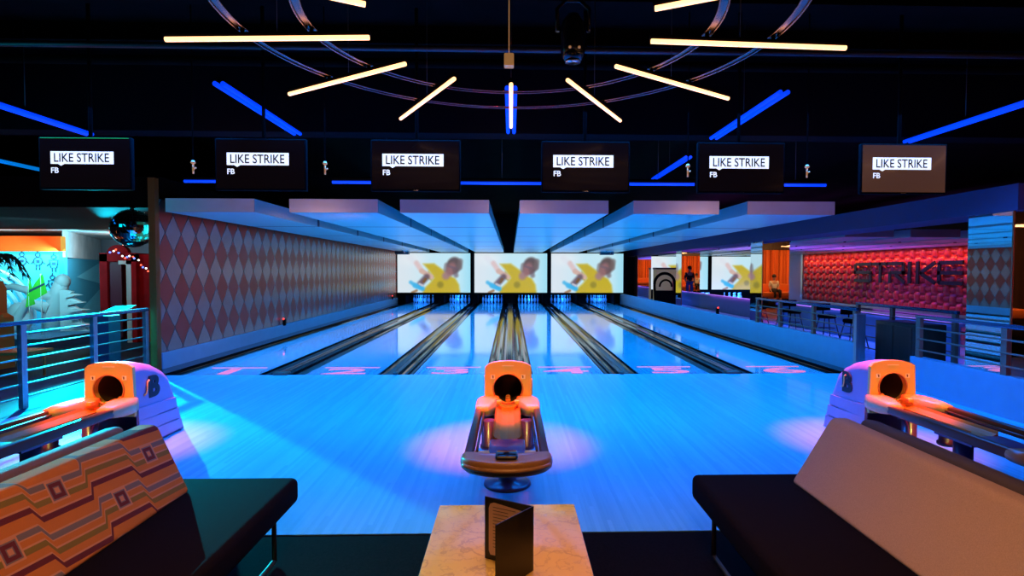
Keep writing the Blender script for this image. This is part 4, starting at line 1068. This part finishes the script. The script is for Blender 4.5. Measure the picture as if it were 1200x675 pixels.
figure('person', 'person in black tee and blue jeans, standing, mirrored in the third pillar', (9.75, 8.7, 0), math.radians(180), M['tee'], M['jeans'])
figure('person', 'seated person in a white shirt, mirrored in the second pillar', (14.2, -3.4, .0), math.radians(180), M['whiteshirt'], M['tee'], True)
r = thing('lounge_sofa', 'long orange sofa behind the viewer under the seated person', 'sofa', (14.3, -3.5, 0))
MB().rbox(12.6, 15.4, -3.95, -3.1, .12, .42, .04).build('seat', 'orange', r)
MB().rbox(12.6, 15.4, -4.15, -3.9, .12, .85, .04).build('backrest', 'orange', r)

# ------------------------------------------------------------------ lights
def light(kind, loc, tgt, energy, col, size=.1, sizey=None, angle=60, blend=.5, spread=None):
    l = bpy.data.lights.new('lamp_light', kind); l.energy = energy; l.color = col
    if kind == 'AREA':
        l.size = size
        if sizey: l.shape = 'RECTANGLE'; l.size_y = sizey
        if spread: l.spread = math.radians(spread)
    elif kind == 'SPOT': l.spot_size = math.radians(angle); l.spot_blend = blend; l.shadow_soft_size = size
    else: l.shadow_soft_size = size
    o = bpy.data.objects.new('light', l); C.objects.link(o); o.location = loc
    d = Vector(tgt)-Vector(loc); o.rotation_euler = d.to_track_quat('-Z', 'Y').to_euler()
    o['kind'] = 'helper'
    return o
BLUE = (0.0, .185, 1.0); CY = (0.0, .75, 1.0); WARM = (1, .50, .22); PINK = (1, .22, .20)
# blue wash over the approach
for x in (-4, -1.3, 1.3, 4):
    light('AREA', (x, 6.0, 3.15), (x, 6.0, 0), 185, BLUE, 2.4, 1.2, spread=125)
# blue along the lanes: added unseen area lights under the ceiling panels
for i, (a_, b_) in enumerate(PX):
    light('AREA', ((a_+b_)/2+(.25 if i == 0 else 0), 16.6, 2.36), ((a_+b_)/2+(.25 if i == 0 else 0), 16.6, 0), 350, (0, .31, 1), .8, 16.6, spread=80 if i == 0 else 100)
for x in (l2-.35, l3-.27, X0, l5-.27, l6-.35):   # added unseen area lights in the gutters, brightening the panels
    light('AREA', (x, 16.6, .05), (x, 16.6, 3), 40, (0, .55, 1), .2, 16, spread=100)
# pins
for x in LX: light('AREA', (x+L/2, 26.30, .40), (x+L/2, 27.0, .15), 26, (.01, .20, 1), .9, .06)
for x in a2: light('AREA', (x+L/2, 29.3, .45), (x+L/2, 30.1, .2), 30, (.02, .22, 1), .9, .1)
# pink pools on the ball returns
for k in (-1, 0, 1):
    light('SPOT', (X0+PS*k-.05, 4.55, 3.6), (X0+PS*k-.05, 4.9, 0), 2700, (1, .045, .02), .05, angle=29, blend=.8)
    light('SPOT', (X0+PS*k, 3.0, 2.75), (X0+PS*k, 4.45, .55), 205, (1, .74, .14), .06, angle=22, blend=.7)
# warm on lounge
light('AREA', (0, 2.2, 2.8), (0, 1.7, 0), 22, (1, .45, .15), 1.6, 1.2, spread=95)
light('SPOT', (.4, .6, 2.7), (1.8, 2.2, .6), 130, (1, .42, .18), .3, angle=90, blend=1)
light('SPOT', (-.4, .4, 2.6), (-1.7, 2.3, .6), 120, (1, .45, .18), .2, angle=60, blend=.8)
# wall of diamonds: dim warm wash from an added, unseen spot
light('SPOT', (-2.2, 8.4, 2.25), (-5.35, 11.0, 1.2), 105, (1, .27, .22), .3, angle=110, blend=1)
# cyan from the mini-golf side through the railing
light('SPOT', (-8.2, 11.3, 2.45), (-2.3, 4.7, 0), 12500, (0, .50, .70), .035, angle=38, blend=.5)
light('AREA', (-7.5, 5.2, 2.6), (-5.5, 5.2, 0), 22, CY, 2, 2)
# left room
light('AREA', (-12.0, 12.9, 1.95), (-13, 14, .8), 90, (.1, .8, 1), 3, .3)
light('AREA', (-9.3, 10.6, 2.3), (-10.8, 12.8, .8), 55, (.25, .85, 1), 1.2, .4)  # added cyan fill for the white sculptures
light('AREA', (-10.2, 14.0, 2.3), (-12.5, 16, 1.0), 50, (.1, .7, 1), 1.5, .4)
light('AREA', (-12, 13.2, 2.30), (-12, 13.9, 2.2), 14, (1, .25, .06), 2, .1)
light('POINT', (-10.2, 15.0, 2.1), (0, 0, 0), 25, (1, .75, .6), .2)
light('POINT', (-7.4, 10.6, 1.7), (0, 0, 0), 14, (1, .25, .22), .1)
light('POINT', (-7.6, 7.9, 1.3), (0, 0, 0), 10, (1, .3, .08), .2)
# right alley
for x in (9.5, 12.5):
    light('AREA', (x, 18, 2.36), (x, 18, 0), 90, (.10, .10, 1), 2, 8)
light('AREA', (11, 20, .25), (11.2, 20, 2.4), 300, (.5, .09, 1), 4, 10, spread=80)
light('AREA', (8.07, 17, 2.2), (8.07, 17, 0), 60, (.75, .28, 1), .2, 14, spread=70)
light('AREA', (7.4, 11.5, 2.3), (7.4, 11.5, 0), 60, (.02, .10, 1), .8, 5, spread=90)
light('AREA', (14.12, 19.2, 2.37), (14.42, 19.2, 1.50), 135, (1, .28, .09), 16, .08, spread=140)
light('AREA', (14, -2.5, 2.85), (14, -4.8, .6), 140, (1, .45, .15), 5, 1)
# added unseen spots brightening panel fronts and beam
for x in (-3.3, 0, 3.3): light('SPOT', (x, 6.2, 2.15), (x, 8.2, 2.5), 55, (1, .55, .50), .2, angle=120, blend=1)

w = bpy.data.worlds.new('World'); sc.world = w; w.use_nodes = True
w.node_tree.nodes['Background'].inputs[0].default_value = (.5, .35, .6, 1); w.node_tree.nodes['Background'].inputs[1].default_value = .004

# ------------------------------------------------------------------ camera
f, cx_, yaw, pitch, roll, h = 651.516, 615.83, .0264, .0309, .002, 1.5404
cam = bpy.data.cameras.new('camera'); co = bpy.data.objects.new('camera', cam); C.objects.link(co)
cam.sensor_width = 36; cam.lens = f/1200*36; cam.shift_x = -(cx_-600)/1200
cam.clip_start = .02; cam.clip_end = 200
fw = Vector((math.sin(yaw)*math.cos(pitch), math.cos(yaw)*math.cos(pitch), -math.sin(pitch)))
rt = Vector((math.cos(yaw), -math.sin(yaw), 0)); up = rt.cross(fw)
rt2 = rt*math.cos(roll)+up*math.sin(roll)*1.0; up2 = rt2.cross(fw)
mx = Matrix(((rt2.x, up2.x, -fw.x, 0), (rt2.y, up2.y, -fw.y, 0), (rt2.z, up2.z, -fw.z, h), (0, 0, 0, 1)))
co.matrix_world = mx
sc.camera = co
